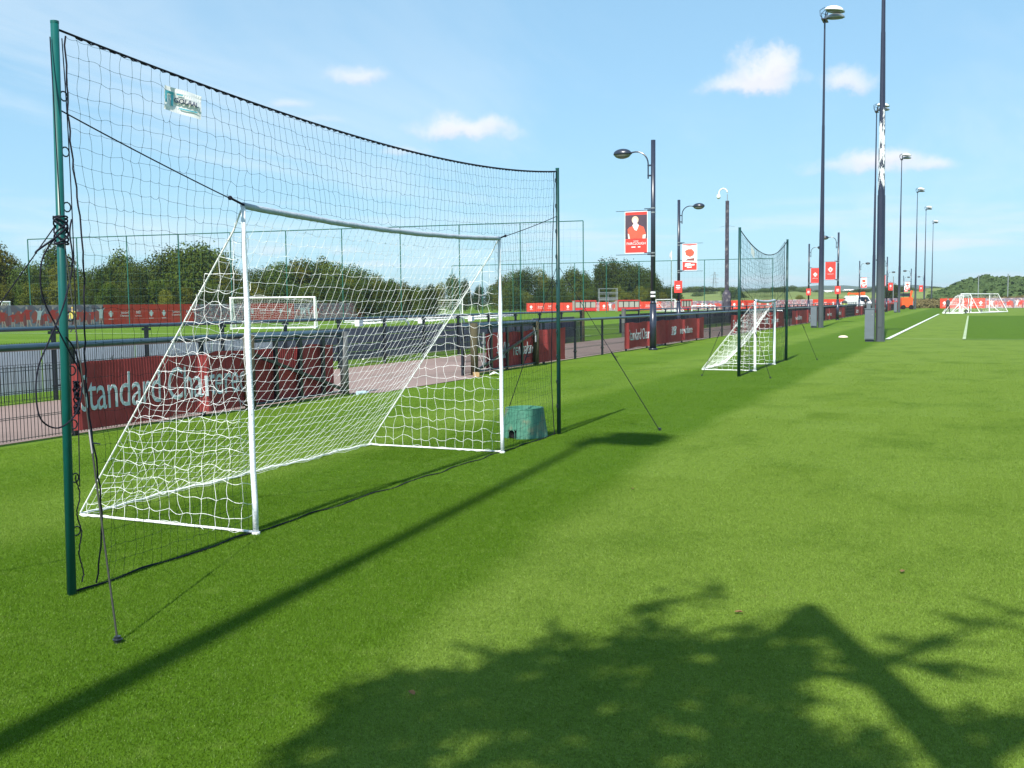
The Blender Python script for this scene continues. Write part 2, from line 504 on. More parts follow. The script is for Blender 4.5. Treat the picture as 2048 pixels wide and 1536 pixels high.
PHOTOBG = collage_material('stadium_photo_print', 1.6, [(.20, .14, .18), (.34, .10, .10), (.26, .24, .30), (.46, .09, .07), (.18, .16, .22), (.40, .30, .32)])
CROWD = collage_material('crowd_photo_print', 7, [(.30, .22, .26), (.52, .13, .13), (.10, .09, .14), (.60, .52, .52), (.42, .09, .09), (.28, .24, .30), (.55, .38, .36), (.14, .12, .17), (.48, .42, .45)])
PLAYERS = collage_material('players_photo_print', 5.0, [(.55, .10, .07), (.62, .60, .60), (.20, .18, .24), (.50, .06, .05), (.70, .62, .58), (.32, .28, .34), (.58, .08, .05), (.66, .66, .68)])


def text_mesh(body, size, depth=0.002, xs=1.0, shear=0.0, spacing=1.0):
    """lettering as mesh; local x right, z up, facing -y; origin at baseline start"""
    cu = bpy.data.curves.new('lettering', 'FONT')
    cu.body = body; cu.size = size; cu.extrude = depth / 2; cu.shear = shear; cu.space_character = spacing
    cu.resolution_u = 3
    o = bpy.data.objects.new('tmp', cu); COL.objects.link(o)
    dg = bpy.context.evaluated_depsgraph_get()
    me = bpy.data.meshes.new_from_object(o.evaluated_get(dg))
    bpy.data.objects.remove(o)
    for v in me.vertices:
        v.co = (v.co.x * xs, -v.co.z, v.co.y)
    wdt = max((v.co.x for v in me.vertices), default=0)
    return me, wdt


def lettering(body, size, material, parent, org, xdir, warp=None, xs=1.0, shear=0.0, spacing=1.0, center=False, name='lettering'):
    """text on a vertical surface: runs along xdir from org (world offset to parent), warp(s, z) gives the point"""
    me, wd = text_mesh(body, size, 0.003, xs, shear, spacing)
    xd = Vector(xdir).normalized(); nrm = xd.cross(Vector((0, 0, 1)))
    o0 = Vector(org)
    for v in me.vertices:
        s = v.co.x - (wd / 2 if center else 0); z = v.co.z
        off = -v.co.y + 0.002
        p = o0 + xd * s + Vector((0, 0, z)) + nrm * off
        if warp: p = p + warp(p)
        v.co = p
    me.materials.clear(); me.materials.append(material); me.update()
    return obj(name, me, parent)


def crest(mb, c, h, xd, off=0.004):
    """club crest: shield with a long-necked bird cut as relief, two flames and an arched gate top"""
    xd = Vector(xd).normalized(); n = xd.cross(Vector((0, 0, 1))); c = Vector(c)
    def P(pts, o):
        return [c + xd * (x * h) + Vector((0, 0, z * h)) + n * o for x, z in pts]
    sh = [(-.26, .22), (.26, .22), (.27, -.05), (.16, -.32), (0, -.46), (-.16, -.32), (-.27, -.05)]
    arch = [(-.24, .25), (.24, .25), (.20, .33), (.10, .40), (0, .47), (-.10, .40), (-.20, .33)]
    mb.poly(P(sh, off)); mb.poly(P(arch, off))
    for sx in (-1, 1):
        fl = [(sx * .33, -.22), (sx * .37, -.22), (sx * .37, .02), (sx * .42, .10), (sx * .36, .26), (sx * .30, .10), (sx * .33, .02)]
        mb.poly(P(fl if sx > 0 else list(reversed(fl)), off))


# the emblem's bird, drawn dark inside the shield
def crest_bird(mb, c, h, xd, off=0.007):
    xd = Vector(xd).normalized(); n = xd.cross(Vector((0, 0, 1))); c = Vector(c)
    body = [(-.05, -.30), (.05, -.30), (.06, -.12), (.13, .02), (.07, .04), (.05, .12), (.10, .15), (.02, .19), (-.02, .14), (-.01, .04), (-.12, .08), (-.15, -.02), (-.07, -.12)]
    mb.poly([c + xd * (x * h) + Vector((0, 0, z * h)) + n * off for x, z in body])


# ------------------------------------------------------------------ ground, path, hills
def sheet(name, pts, z, material):
    mb = MB(); mb.poly([(x, y, z) for x, y in pts])
    o = mb.build(name, material); o['kind'] = 'structure'
    return o


gm = MB()
# one turf sheet out to the horizon
gm.poly([(-3200, -120, 0), (2200, -120, 0), (2200, 3600, 0), (-3200, 3600, 0)])
g = gm.build('ground', TURF); g['kind'] = 'structure'
# path between the two fences, edges slightly uneven
mb = MB(); n = 160
ys = [-6 + i * 330 / n for i in range(n + 1)]
for i in range(n):
    a, b = ys[i], ys[i + 1]
    e = lambda yy, k: 0.05 * mnoise.noise(Vector((yy * 1.7, k, 0)))
    mb.add([(-10.32 + e(a, 0), a, .006), (-10.32 + e(b, 0), b, .006), (-14.35 + e(b, 5), b, .006), (-14.35 + e(a, 5), a, .006)], [(0, 1, 2, 3)])
# the mouth of the path onto the grass at the gate
mb.add([(-10.3, 15.4, .010), (-9.72, 15.9, .010), (-9.72, 20.2, .010), (-10.3, 20.6, .010)], [(0, 1, 2, 3)])
mb.build('path', PATHM)['kind'] = 'structure'
LINEM = mat('white_line_marking', (0.62, 0.68, 0.60), 0.9, 0.05, var=0.2, vscale=4)
LINEF = mat('faint_line_marking', (0.34, 0.42, 0.26), 0.9, 0.05, var=0.4, vscale=2)
def line_sheet(nm, x0, y0, x1, y1, material, z=0.028):
    o = MB().add([(x0, y0, z), (x1, y0, z), (x1, y1, z), (x0, y1, z)], [(0, 1, 2, 3)]).build(nm, material); o['kind'] = 'structure'
line_sheet('touchline', -3.08, 43.2, -2.92, 115, LINEM)
line_sheet('inner_line', -0.27, 43.6, -0.15, 103, LINEF)
line_sheet('goal_line', -2.8, 43.35, 16, 43.44, LINEF, 0.032)
line_sheet('far_pitch_line', -60, 46.0, -16.5, 46.14, LINEM)
line_sheet('far_pitch_line.001', -42, 58.0, -16.5, 58.12, LINEM)


def ridge(name, pts, z0, depth, material, rough=0.0, back=None):
    """a hill whose skyline passes the given bearings/heights at the given distance, sloping down towards the viewer"""
    mb = MB(); P = []
    N = 90
    xs = [p[0] for p in pts]
    for i in range(N + 1):
        x = xs[0] + (xs[-1] - xs[0]) * i / N
        for a, b in zip(pts, pts[1:]):
            if a[0] <= x <= b[0]:
                y = a[1] + (b[1] - a[1]) * (x - a[0]) / (b[0] - a[0]); break
        top = pol(x, depth, y)
        top.z += rough * (mnoise.noise(Vector((x * 0.05, 3, 0))) * 1.0 + mnoise.noise(Vector((x * 0.21, 7, 0))) * 0.5)
        P.append((x, top))
    M_ = 8
    for i, (x, t) in enumerate(P):
        for j in range(M_ + 1):
            k = j / M_
            q = pol(x, depth * (z0 + (1 - z0) * k))
            mb.v.append((q.x, q.y, max(0.0, t.z) * math.sin(k * math.pi / 2) - (0.3 if j == 0 else 0)))
        q = pol(x, depth * 1.3)
        mb.v.append((q.x, q.y, -0.5))
    st = M_ + 2
    for i in range(len(P) - 1):
        for j in range(st - 1):
            a = i * st + j
            mb.f.append((a, a + st, a + st + 1, a + 1)); mb.mi.append(0)
    o = mb.build(name, material, smooth=True); o['kind'] = 'structure'
    return o


FARW = mat('distant_woodland', (0.055, 0.085, 0.045), 0.95, 0.02, var=0.5, vscale=0.012, dirt=(0.10, 0.12, 0.06), dscale=0.006)
ridge('distant_hills', [(800, 600), (1250, 590), (1335, 578), (1375, 575), (1410, 579), (1440, 574), (1480, 578), (1560, 576), (1620, 572), (1700, 571), (1740, 574), (1790, 570), (1860, 572), (1900, 575), (2100, 580), (2400, 590)], 0.75, 2600, FARW, 3.0)
ridge('meadow_slope', [(1000, 600), (1250, 597), (1340, 588), (1420, 584), (1560, 583), (1680, 585), (1760, 584), (1850, 577), (1960, 574), (2100, 572), (2400, 572)], 0.62, 420, MEADOW, 0.3)
ridge('wooded_hill', [(1790, 604), (1860, 592), (1900, 581), (1945, 572), (1985, 568), (2048, 568), (2200, 564), (2500, 566)], 0.7, 330, FARW, 0.5)

# ------------------------------------------------------------------ grass blades near the camera
def grass_field():
    tiles = []
    for k in range(5):
        rr = random.Random(50 + k); vs = []; fs = []
        for _ in range((26000, 11000, 4000, 1500, 450)[k]):
            x, y = rr.random() - .5, rr.random() - .5
            a = rr.random() * 6.283; l = rr.uniform(.006, .014); wd = rr.uniform(.0011, .0020) * (1, 1.2, 1.6, 2.0, 2.2)[k]
            lean = rr.uniform(.2, 1.1); dx, dy = math.cos(a), math.sin(a)
            b2 = rr.random() * 6.283
            px_, py_ = math.cos(b2) * wd, math.sin(b2) * wd
            tx, ty = x + dx * l * lean, y + dy * l * lean
            o = len(vs)
            vs += [(x - px_, y - py_, 0), (x + px_, y + py_, 0), (tx, ty, l)]
            fs.append((o, o + 1, o + 2))
        me = bpy.data.meshes.new('grass_tile'); me.from_pydata(vs, [], fs); me.materials.append(BLADES)
        tiles.append(bpy.data.objects.new('grass_tile', me))
    fwd = Vector((-math.sin(YAW), math.cos(YAW))); rgt = Vector((math.cos(YAW), math.sin(YAW)))
    pts = [[], [], [], [], []]; rr = random.Random(9)
    for i in range(-14, 22):
        for j in range(-4, 40):
            x, y = i + .5, j + .5
            d = fwd.x * x + fwd.y * y; s = rgt.x * x + rgt.y * y
            if d < 1.2 or d > 31 or abs(s) > d * 0.52 + 4.5 or x < -9.8: continue
            pts[0 if d + rr.gauss(0, .8) < 9 else 1 if d + rr.gauss(0, 1.2) < 14 else 2 if d + rr.gauss(0, 1.2) < 19 else 3 if d + rr.gauss(0, 1.2) < 25 else 4].append((x, y, 0.0))
    root_me = bpy.data.meshes.new('grass')
    allp = [p for q in pts for p in q]
    root_me.from_pydata(allp, [], [])
    at = root_me.attributes.new('pick', 'INT', 'POINT')
    at.data.foreach_set('value', [k for k, q in enumerate(pts) for _ in q])
    at2 = root_me.attributes.new('spin', 'FLOAT', 'POINT')
    at2.data.foreach_set('value', [rr.randrange(4) * math.pi / 2 for _ in allp])
    o = bpy.data.objects.new('grass', root_me); COL.objects.link(o)
    tag(o, None, None, None, 'stuff'); o['label'] = 'short mown green grass of the training pitch in the foreground'
    ng = bpy.data.node_groups.new('scatter_grass', 'GeometryNodeTree')
    ng.interface.new_socket('Geometry', in_out='INPUT', socket_type='NodeSocketGeometry')
    ng.interface.new_socket('Geometry', in_out='OUTPUT', socket_type='NodeSocketGeometry')
    gi = ng.nodes.new('NodeGroupInput'); go = ng.nodes.new('NodeGroupOutput')
    jn = ng.nodes.new('GeometryNodeJoinGeometry')
    pk = ng.nodes.new('GeometryNodeInputNamedAttribute'); pk.data_type = 'INT'; pk.inputs[0].default_value = 'pick'
    sp = ng.nodes.new('GeometryNodeInputNamedAttribute'); sp.data_type = 'FLOAT'; sp.inputs[0].default_value = 'spin'
    cx = ng.nodes.new('ShaderNodeCombineXYZ'); ng.links.new(sp.outputs[0], cx.inputs[2])
    for k in range(5):
        eq = ng.nodes.new('FunctionNodeCompare'); eq.data_type = 'INT'; eq.operation = 'EQUAL'
        ng.links.new(pk.outputs[0], eq.inputs[2]); eq.inputs[3].default_value = k
        ip = ng.nodes.new('GeometryNodeInstanceOnPoints')
        oi = ng.nodes.new('GeometryNodeObjectInfo'); oi.inputs[0].default_value = tiles[k]; oi.transform_space = 'ORIGINAL'
        ng.links.new(gi.outputs[0], ip.inputs['Points']); ng.links.new(eq.outputs[0], ip.inputs['Selection'])
        ng.links.new(oi.outputs['Geometry'], ip.inputs['Instance']); ng.links.new(cx.outputs[0], ip.inputs['Rotation'])
        ng.links.new(ip.outputs[0], jn.inputs[0])
    ng.links.new(jn.outputs[0], go.inputs[0])
    md = o.modifiers.new('scatter', 'NODES'); md.node_group = ng


grass_field()

# ------------------------------------------------------------------ netting
def net_mesh(mb, P, nu, nv, r, keep=None, slack=0.35, seed=1, sub=3, knot=0.0, jit=0.012, sides=3):
    rr = random.Random(seed)
    N = {}
    for i in range(nu + 1):
        for j in range(nv + 1):
            p = Vector(P(i / nu, j / nv))
            e = 1.0 if 0 < i < nu and 0 < j < nv else 0.25
            N[i, j] = p + Vector((rr.gauss(0, jit) * .6, rr.gauss(0, jit) * .7, rr.gauss(0, jit) * .6)) * e
    def strand(a, b, bow):
        pts = []
        L = (b - a).length
        for k in range(sub + 1):
            t = k / sub
            pts.append(a.lerp(b, t) + bow * (math.sin(t * math.pi) * L))
        mb.tube(pts, r, sides, caps=False)
    for i in range(nu + 1):
        for j in range(nv + 1):
            if keep and not keep(i / nu, j / nv): continue
            if i < nu and (not keep or keep((i + 1) / nu, j / nv)):
                b = Vector((rr.gauss(0, .3), rr.gauss(0, .1), -abs(rr.gauss(.25, .35)) + rr.choice((0, 0, .45)))) * slack
                strand(N[i, j], N[i + 1, j], b)
            if j < nv and (not keep or keep(i / nu, (j + 1) / nv)):
                b = Vector((rr.gauss(0, .4), rr.gauss(0, .45), rr.gauss(0, .05))) * slack * .55
                strand(N[i, j], N[i, j + 1], b)
            if knot and 0 < i < nu:
                mb.box(N[i, j], (knot, knot, knot), rz=rr.random())


def catenary(a, b, sag, n=24):
    a, b = Vector(a), Vector(b)
    return [a.lerp(b, i / n) - Vector((0, 0, sag * 4 * (i / n) * (1 - i / n))) for i in range(n + 1)]


def net_system(name_label, X, y0, y1, H0, H1, sag, mouth, cw, chh, rr_, seed, pole_r=.025, detailed=False, lean=0.0):
    """two green poles, a rope-hung dark net with an opening for the goal"""
    base = (X, y0, 0)
    t = thing('ball_stop_net', name_label, 'sports net', base)
    L = y1 - y0
    for (yy, hh_, nm) in ((0, H0, 0), (L, H1, 1)):
        mb = MB(); dy = lean if nm == 0 else 0.0
        mb.tube([(0, yy, 0), (0, yy + dy, hh_)], [pole_r, pole_r * .86], 16)
        p = mb.build('pole', GREENPOLE if detailed and nm == 0 else GREENSHADE, t, smooth=False)
        for poly in p.data.polygons: poly.use_smooth = len(poly.vertices) == 4
        cp = MB().tube([(0, yy + dy, hh_), (0, yy + dy, hh_ + .012)], pole_r * .9, 16).build('pole_cap', GREENPOLE, p)
        zz = .35
        while zz < hh_ - .1:
            s_ = 1 if nm == 0 else -1
            yb = yy + dy * zz / hh_ + s_ * pole_r
            hk = MB(); hk.tube([(0, yb + s_ * (.022 - .026 * math.cos(a)), zz + .026 * math.sin(a)) for a in [k * math.pi / 5 - 1.4 for k in range(11)]], .0042, 6)
            hk.build('eye_hook', BLACKM, p); zz += .30
    a = (0, lean + .03, H0 - .03); b = (0, L - .03, H1 - .03)
    top = lambda u: a[1] + (b[1] - a[1]) * u
    def ztop(y):
        u = max(0, min(1, (y - a[1]) / (b[1] - a[1])))
        return a[2] + (b[2] - a[2]) * u - sag * 4 * u * (1 - u) * (1.0 + .25 * (u - .5))
    rp = MB()
    M = 300
    line = [(0, a[1] + (b[1] - a[1]) * k / M, ztop(a[1] + (b[1] - a[1]) * k / M)) for k in range(M + 1)]
    rp.tube(line, .0068 if detailed else .010, 6)
    if detailed:   # net edge lashed round the rope
        rp.tube([(.007 * math.cos(k * 1.9), p[1], p[2] - .005 + .008 * math.sin(k * 1.9)) for k, p in enumerate(line) if k > 3], .0042, 5)
    rp.build('top_rope', ROPE, t)
    nu, nv = max(2, int(L / cw)), max(2, int(min(H0, H1) / chh))
    m0, m1, mz = mouth[0] - y0, mouth[1] - y0, mouth[2]
    ins0, ins1 = .15, .09
    def P(u, v):
        edge = .025 * math.sin(v * 9) + (.05 * math.sin(v * 3.1))
        y = ins0 + edge * (1 - u) + (L - ins0 - ins1) * u
        zt = ztop(y) - .012
        if u < .02: y += .04 * (1 - v)
        z = zt * v + .012
        # net drawn in towards the crossbar between the posts, slack elsewhere
        yy = y + .03 * math.sin(z * 4 + y * 2) * (1 - u * .4)
        x = .02 * math.sin(y * 2.1 + z * 1.7) - .035
        return (x, yy, z)
    def keep(u, v):
        y = P(u, v)[1]; z = P(u, v)[2]
        return not (m0 + .05 < y < m1 - .05 and z < mz - .02)
    mb = MB()
    net_mesh(mb, P, nu, nv, rr_, keep, slack=.17, seed=seed, sub=3 if detailed else 2, knot=.0036 if detailed else 0, jit=.008)
    mb.build('net', NETG, t)
    # edge cords at poles and ground
    ec = MB()
    for u in (0, 1):
        ec.tube([P(u, v / 60) + Vector((0, .012 * math.sin(v * 1.9), 0)) if isinstance(P(u, v / 60), Vector) else (P(u, v / 60)[0], P(u, v / 60)[1] + .004 * math.sin(v * 1.9) + rnd.gauss(0, .002), P(u, v / 60)[2]) for v in range(61)], .0050 if detailed else .008, 5)
    ec.tube([(.02 * math.sin(k * .7) - .02, L * k / 80, .008 + .004 * math.sin(k * 1.3)) for k in range(81)], .0055, 5)
    ec.build('edge_cord', ROPE, t)
    # cords from the poles to the ends of the crossbar
    for (yp, zp, yc) in ((lean * .8 + pole_r, mz + .40, m0), (L - pole_r, mz + .36, m1)):
        c = MB(); c.tube(catenary((0, yp, zp), (.01, yc, mz + .01), .01, 10), .0042, 5)
        d = (Vector((0, yp, zp)) - Vector((0.01, yc, mz + .01))).normalized()
        q = Vector((.01, yc, mz + .01)) + d * .16
        c.tube([Vector((.01, yc, mz + .01)), q], .0085, 6); c.ell(q, (.016, .016, .016), 8, 5)
        c.build('tie_cord', ROPE, t)
    return t


netA = net_system('nearest tall dark ball stop net on two green poles, round the large white goal',
                  -4.55, 4.12, 11.56, 3.13, 3.19, .185, (5.72, 9.86, 2.27), .078, .100, .00105, 11, detailed=True, lean=.055)
netB = net_system('farther ball stop net on two green poles, round the second white goal',
                  -4.46, 21.74, 27.87, 3.12, 3.19, .44, (23.53, 26.05, 1.56), .085, .125, .0022, 12, pole_r=.034)


def guy(parent, top, peg, detailed=False):
    """guy line with a turnbuckle and a ground peg"""
    b = Vector(parent.location); top = Vector(top) - b; peg = Vector(peg) - b
    mb = MB()
    k = top.lerp(peg, .53)
    mb.tube([top, k], .0035, 5)
    mb.tube([k, peg], .0052 if detailed else .005, 6)
    o = mb.build('guy_line', BUNGEE if detailed else ROPE, parent)
    h = MB(); d = (peg - top).normalized()
    h.tube([k - d * .05, k + d * .08], .007 if detailed else .009, 6); h.tube([k + d * .02, k + d * .03 + Vector((.03, .03, .0))], .004, 5)
    h.build('line_tensioner', BLACKM if detailed else ROPE, o)
    p = MB(); p.tube([peg + Vector((0, 0, -.03)), peg + Vector((0, 0, .035))], .016, 8)
    p.tube([peg + Vector((.02 * math.cos(a), .02 * math.sin(a), .02)) for a in [q * .9 for q in range(8)]], .005, 5)
    p.build('ground_peg', BLACKM, o)


guy(netA, (-4.53, 4.155, 1.98), (-3.68, 3.59, 0), True)
guy(netA, (-4.53, 11.56, 2.02), (-3.50, 12.31, 0))
guy(netA, (-4.57, 11.56, 2.02), (-5.55, 12.10, 0))
guy(netA, (-4.58, 4.15, 2.05), (-5.75, 3.30, 0))
guy(netB, (-4.44, 27.87, 1.9), (-3.72, 28.30, 0))
guy(netB, (-4.44, 21.74, 1.9), (-3.73, 21.35, 0))
guy(netB, (-4.48, 21.74, 1.9), (-5.23, 21.66, 0))


def coil():
    """knot and hanging loops of spare rope on the near pole"""
    t = netA; mb = MB(); rr = random.Random(4)
    kz, ky = 2.02, .036
    pts = []
    for k in range(120):
        a = k * .42; k = k * .47
        pts.append((.036 * math.cos(a), ky + .036 * math.sin(a), kz + .075 * math.sin(k * .37)))
    mb.tube(pts, .005, 5)
    def sp(ctrl, r=.0045, n=10):
        out = []
        c = [Vector(p) for p in ctrl]; c = [c[0]] + c + [c[-1]]
        for i in range(1, len(c) - 2):
            for k in range(n):
                s = k / n
                out.append(0.5 * ((2 * c[i]) + (-c[i - 1] + c[i + 1]) * s + (2 * c[i - 1] - 5 * c[i] + 4 * c[i + 1] - c[i + 2]) * s * s + (-c[i - 1] + 3 * c[i] - 3 * c[i + 1] + c[i + 2]) * s ** 3))
        out.append(c[-1]); mb.tube(out, r, 6)
    sp([(.05, ky, kz + .02), (.06, -.10, 1.93), (.06, -.16, 1.82), (.05, -.15, 1.66), (.05, -.07, 1.50), (.05, .01, 1.36), (.04, .10, 1.22), (.04, .12, 1.10)])
    sp([(.05, ky + .03, kz + .06), (.06, .04, 2.0), (.06, .05, 1.84), (.06, -.02, 1.62), (.06, -.12, 1.44), (.05, -.20, 1.28), (.05, -.22, 1.12), (.05, -.19, 1.00), (.05, -.08, .95), (.05, .04, 1.02), (.05, .09, 1.18), (.04, .06, 1.36), (.04, .0, 1.44)])
    sp([(.05, ky - .02, kz), (.06, -.08, 1.96), (.05, -.17, 1.90), (.05, -.18, 1.885)], .006)
    sp([(0, .02, 3.05), (.03, .0, 2.6), (.04, .0, 2.1)], .003)
    sp([(0, .10, 3.06), (.02, .095, 2.6), (.03, .09, 2.0), (.03, .08, 1.3), (.02, .07, .6)], .0030)
    # bundle of slack net near the rail height
    pts = [(.02 + rr.gauss(0, .006), .075 + .018 * math.sin(k * .9), 1.10 + .09 * math.sin(k * .17)) for k in range(110)]
    mb.tube(pts, .0045, 5)
    pts = [(.02, .055 + .012 * math.sin(k * .35) + rr.gauss(0, .002), .06 + .62 * k / 50) for k in range(50)]
    mb.tube(pts, .004, 5)
    mb.build('rope_coil', ROPE, t)


coil()

# plastic tag tied to the net
def net_tag():
    t = thing('net_tag', 'crumpled white plastic sponsor tag reading GOLAAL hanging high in the near net', 'tag', (-4.53, 5.13, 2.87))
    mb = MB(); nx, nz = 16, 6
    W_, H_ = .25, .15
    f = lambda s, z: Vector((.007 * math.sin(s * 30 + z * 22) + .004 * math.sin(z * 50 + s * 17), 0, -.010 * s / .13 + .004 * math.sin(s * 20)))
    for i in range(nx + 1):
        for j in range(nz + 1):
            s, z = W_ * (i / nx - .5), H_ * (j / nz - .5)
            mb.v.append(tuple(Vector((.0, s, z)) + f(s, z)))
    for i in range(nx):
        for j in range(nz):
            a = i * (nz + 1) + j; mb.f.append((a, a + nz + 1, a + nz + 2, a + 1)); mb.mi.append(0)
    sh = mb.build('sheet', WPRINT, t)
    t.rotation_euler = (R(-6), 0, R(-22))
    wp = lambda p: f(p.y, p.z) + Vector((.006, 0, 0))
    NAVYT = mat('navy_print', (0.03, 0.05, 0.12), 0.6); TEAL = mat('teal_print', (0.10, 0.45, 0.55), 0.6)
    lettering('GOLAAL', .041, NAVYT, t, (0, -.060, -.010), (0, 1, 0), wp, spacing=1.0)
    q = MB()
    for (y0, z0, y1, z1) in ((-.048, .036, -.010, .044), (-.020, -.044, .095, -.036), (-.122, .030, -.065, .046), (-.082, -.040, -.065, .030), (-.122, -.030, -.108, .030)):
        q.poly([Vector((.0, y0, z0)) + wp(Vector((0, y0, z0))), Vector((.0, y1, z0)) + wp(Vector((0, y1, z0))), Vector((.0, y1, z1)) + wp(Vector((0, y1, z1))), Vector((.0, y0, z1)) + wp(Vector((0, y0, z1)))])
    q.build('emblem', TEAL, t)
    # small one on the second net
    t2 = thing('net_tag', 'small white tag hanging high in the far ball stop net', 'tag', (-4.40, 22.75, 2.72))
    m2 = MB()
    for i in range(4):
        m2.add([(.01 * i, -.09 + i * .04, -.09 - .03 * i), (.01 * (i + 1), -.05 + i * .04, -.12 - .03 * i), (.01 * (i + 1), -.05 + i * .04, .05 - .03 * i), (.01 * i, -.09 + i * .04, .09 - .03 * i)], [(0, 1, 2, 3)])
    m2.build('sheet', WPRINT, t2)


net_tag()


def training_goal(label, X, y0, y1, H, D, tw, th, r_net, r_post, sag, seed, sub=3, knot=0.0):
    t = thing('football_goal', label, 'goal', (X, y0, 0))
    L = y1 - y0
    rr = random.Random(seed)
    for yy, dy in ((0, -.035), (L, -.02)):
        pts = [(0, yy + dy * k / 10 + .004 * math.sin(k * 2), H * k / 10) for k in range(11)]
        rs = [r_post * (1.0 if k < 8 else .8) * (1 + .06 * rr.random()) for k in range(11)]
        mb = MB(); mb.tube(pts, rs, 12)
        p = mb.build('post', WRAP if r_net < .004 else WHITE, t, smooth=True)
        MB().tube([(0, yy, 0), (0, yy, .015)], r_post * 1.5, 10).build('foot', WHITE, p)
    cb = catenary((0, -.035, H), (0, L - .02, H), sag, 40)
    cb = [p + Vector((0, 0, rr.gauss(0, .0015))) for p in cb]
    mb = MB(); mb.tube(cb, [r_post * 1.05 * (1 + .12 * rr.random()) for _ in cb], 10)
    mb.build('crossbar', XBAR, t, smooth=True)
    for yy in (0, L):
        MB().tube([(0, yy, .014), (-D, yy, .014)], .009, 6).build('ground_bar', WHITE, t)
    er = MB()
    for yy, s_ in ((0, 1), (L, -1)):
        er.tube([(-.02, yy - .03, H - .03), (-.06 - .02 * D, yy - .02, H * .93), (-D, yy, .03)], .0065 if r_net < .004 else .012, 6)
    er.tube([(-D + .03 * math.sin(k * .5), L * k / 40, .02 + .006 * math.sin(k * 1.7)) for k in range(41)], .008 if r_net < .004 else .012, 6)
    er.build('edge_rope', WHITENET, t)
    # sloping back sheet of the net, sagging towards the grass
    nu, nv = max(3, int(L / tw)), max(3, int(math.hypot(H, D) / th))
    def back(u, v):
        y = L * u - .03 * v
        q = v
        x = -D * (1 - q); z = (H - .02) * q
        s = math.sin(math.pi * q) ** 1.0
        mid = math.sin(math.pi * min(1, max(0, u))) ** .55
        z -= .17 * s * mid * (H / 2.3); x += .14 * s * mid
        z -= .05 * (1 - q) * 0
        if q > .9: z -= sag * 4 * u * (1 - u) * (q - .9) * 10
        y += .10 * (1 - q) ** 2 * (u - .5) * -1 + .18 * math.sin(math.pi * q) * (.5 - u) * .4
        return (x, y, max(z, .012 + .01 * (1 - q)))
    mb = MB(); net_mesh(mb, back, nu, nv, r_net, None, slack=.16, seed=seed, sub=sub, knot=knot, jit=.008)
    # spare net bunched along the ground at the back
    for k in range(3):
        mb.tube([(-D + .05 * k + .03 * math.sin(q * .6 + k), L * q / 60, .02 + .015 * abs(math.sin(q * .9 + k))) for q in range(61)], r_net, 3)
    nb = mb.build('net', WHITENET, t)
    # side triangles
    for yy, sd in ((0, 1), (L, 2)):
        m2 = MB()
        nz, nx = int(H / th / 1.02), int(D / tw / 1.2)
        def sideP(u, v, yy=yy):
            z = (H - .05) * v
            frac = 1 - v
            x = -D * frac * u
            y = yy - .03 * v + .035 * math.sin(z * 5 + u * 6) * (1 if yy == 0 else -1) * math.sin(math.pi * u)
            return Vector((x - .01, y, z + .02 + .02 * math.sin(u * 9 + v * 5)))
        rr2 = random.Random(seed + sd)
        # real square mesh trimmed by the slope: rows at fixed heights, columns at fixed depths
        rows = nz; cols = nx
        N = {}
        for i in range(cols + 2):
            for j in range(rows + 1):
                x = -D * i / (cols + 1); z = H * j / rows
                lim = -D * (1 - z / H)
                if x >= lim - .02:
                    w_ = rr2.gauss(0, .012); w2 = rr2.gauss(0, .012)
                    N[i, j] = Vector((x - .005 + w2, yy - .035 * z / H + .03 * math.sin(z * 4 + x * 5), max(.02, z + w_)))
        for (i, j), p in N.items():
            nb_ = N.get((i + 1, j))
            sl = .19
            if nb_ is None:
                x = -D * (1 - H * j / rows / H); nb_ = Vector((x, yy - .03 * j / rows, max(.02, H * j / rows)))
            Lc = (nb_ - p).length
            if Lc > .02:
                bow = Vector((0, rr2.gauss(0, .15), rr2.choice((-1, -1, 1)) * abs(rr2.gauss(.5, .3)))) * sl
                m2.tube([p.lerp(nb_, k / 4) + bow * math.sin(math.pi * k / 4) * Lc for k in range(5)], r_net * 1.15, 3, caps=False)
            up = N.get((i, j + 1))
            if up is None and j < rows:
                x = p.x; up = Vector((x, yy - .03, min(H, H * (1 + (x) / D))))
            if up is not None:
                Lc = (up - p).length
                if Lc > .02:
                    bow = Vector((rr2.gauss(0, .4), rr2.gauss(0, .2), 0)) * sl
                    m2.tube([p.lerp(up, k / 4) + bow * math.sin(math.pi * k / 4) * Lc for k in range(5)], r_net * 1.15, 3, caps=False)
        m2.build('side_net', WHITENET, t)
    return t


goalA = training_goal('large white goal in front, sagging crossbar, white net sloping back to the grass', -4.55, 5.74, 9.90, 2.28, 1.66, .096, .108, .00135, .020, .05, 21, knot=.0055)
goalB = training_goal('narrow second white goal further along the pitch edge, inside the far green net poles', -4.46, 23.53, 26.05, 1.60, 1.22, .11, .11, .0030, .030, .03, 22, sub=2)


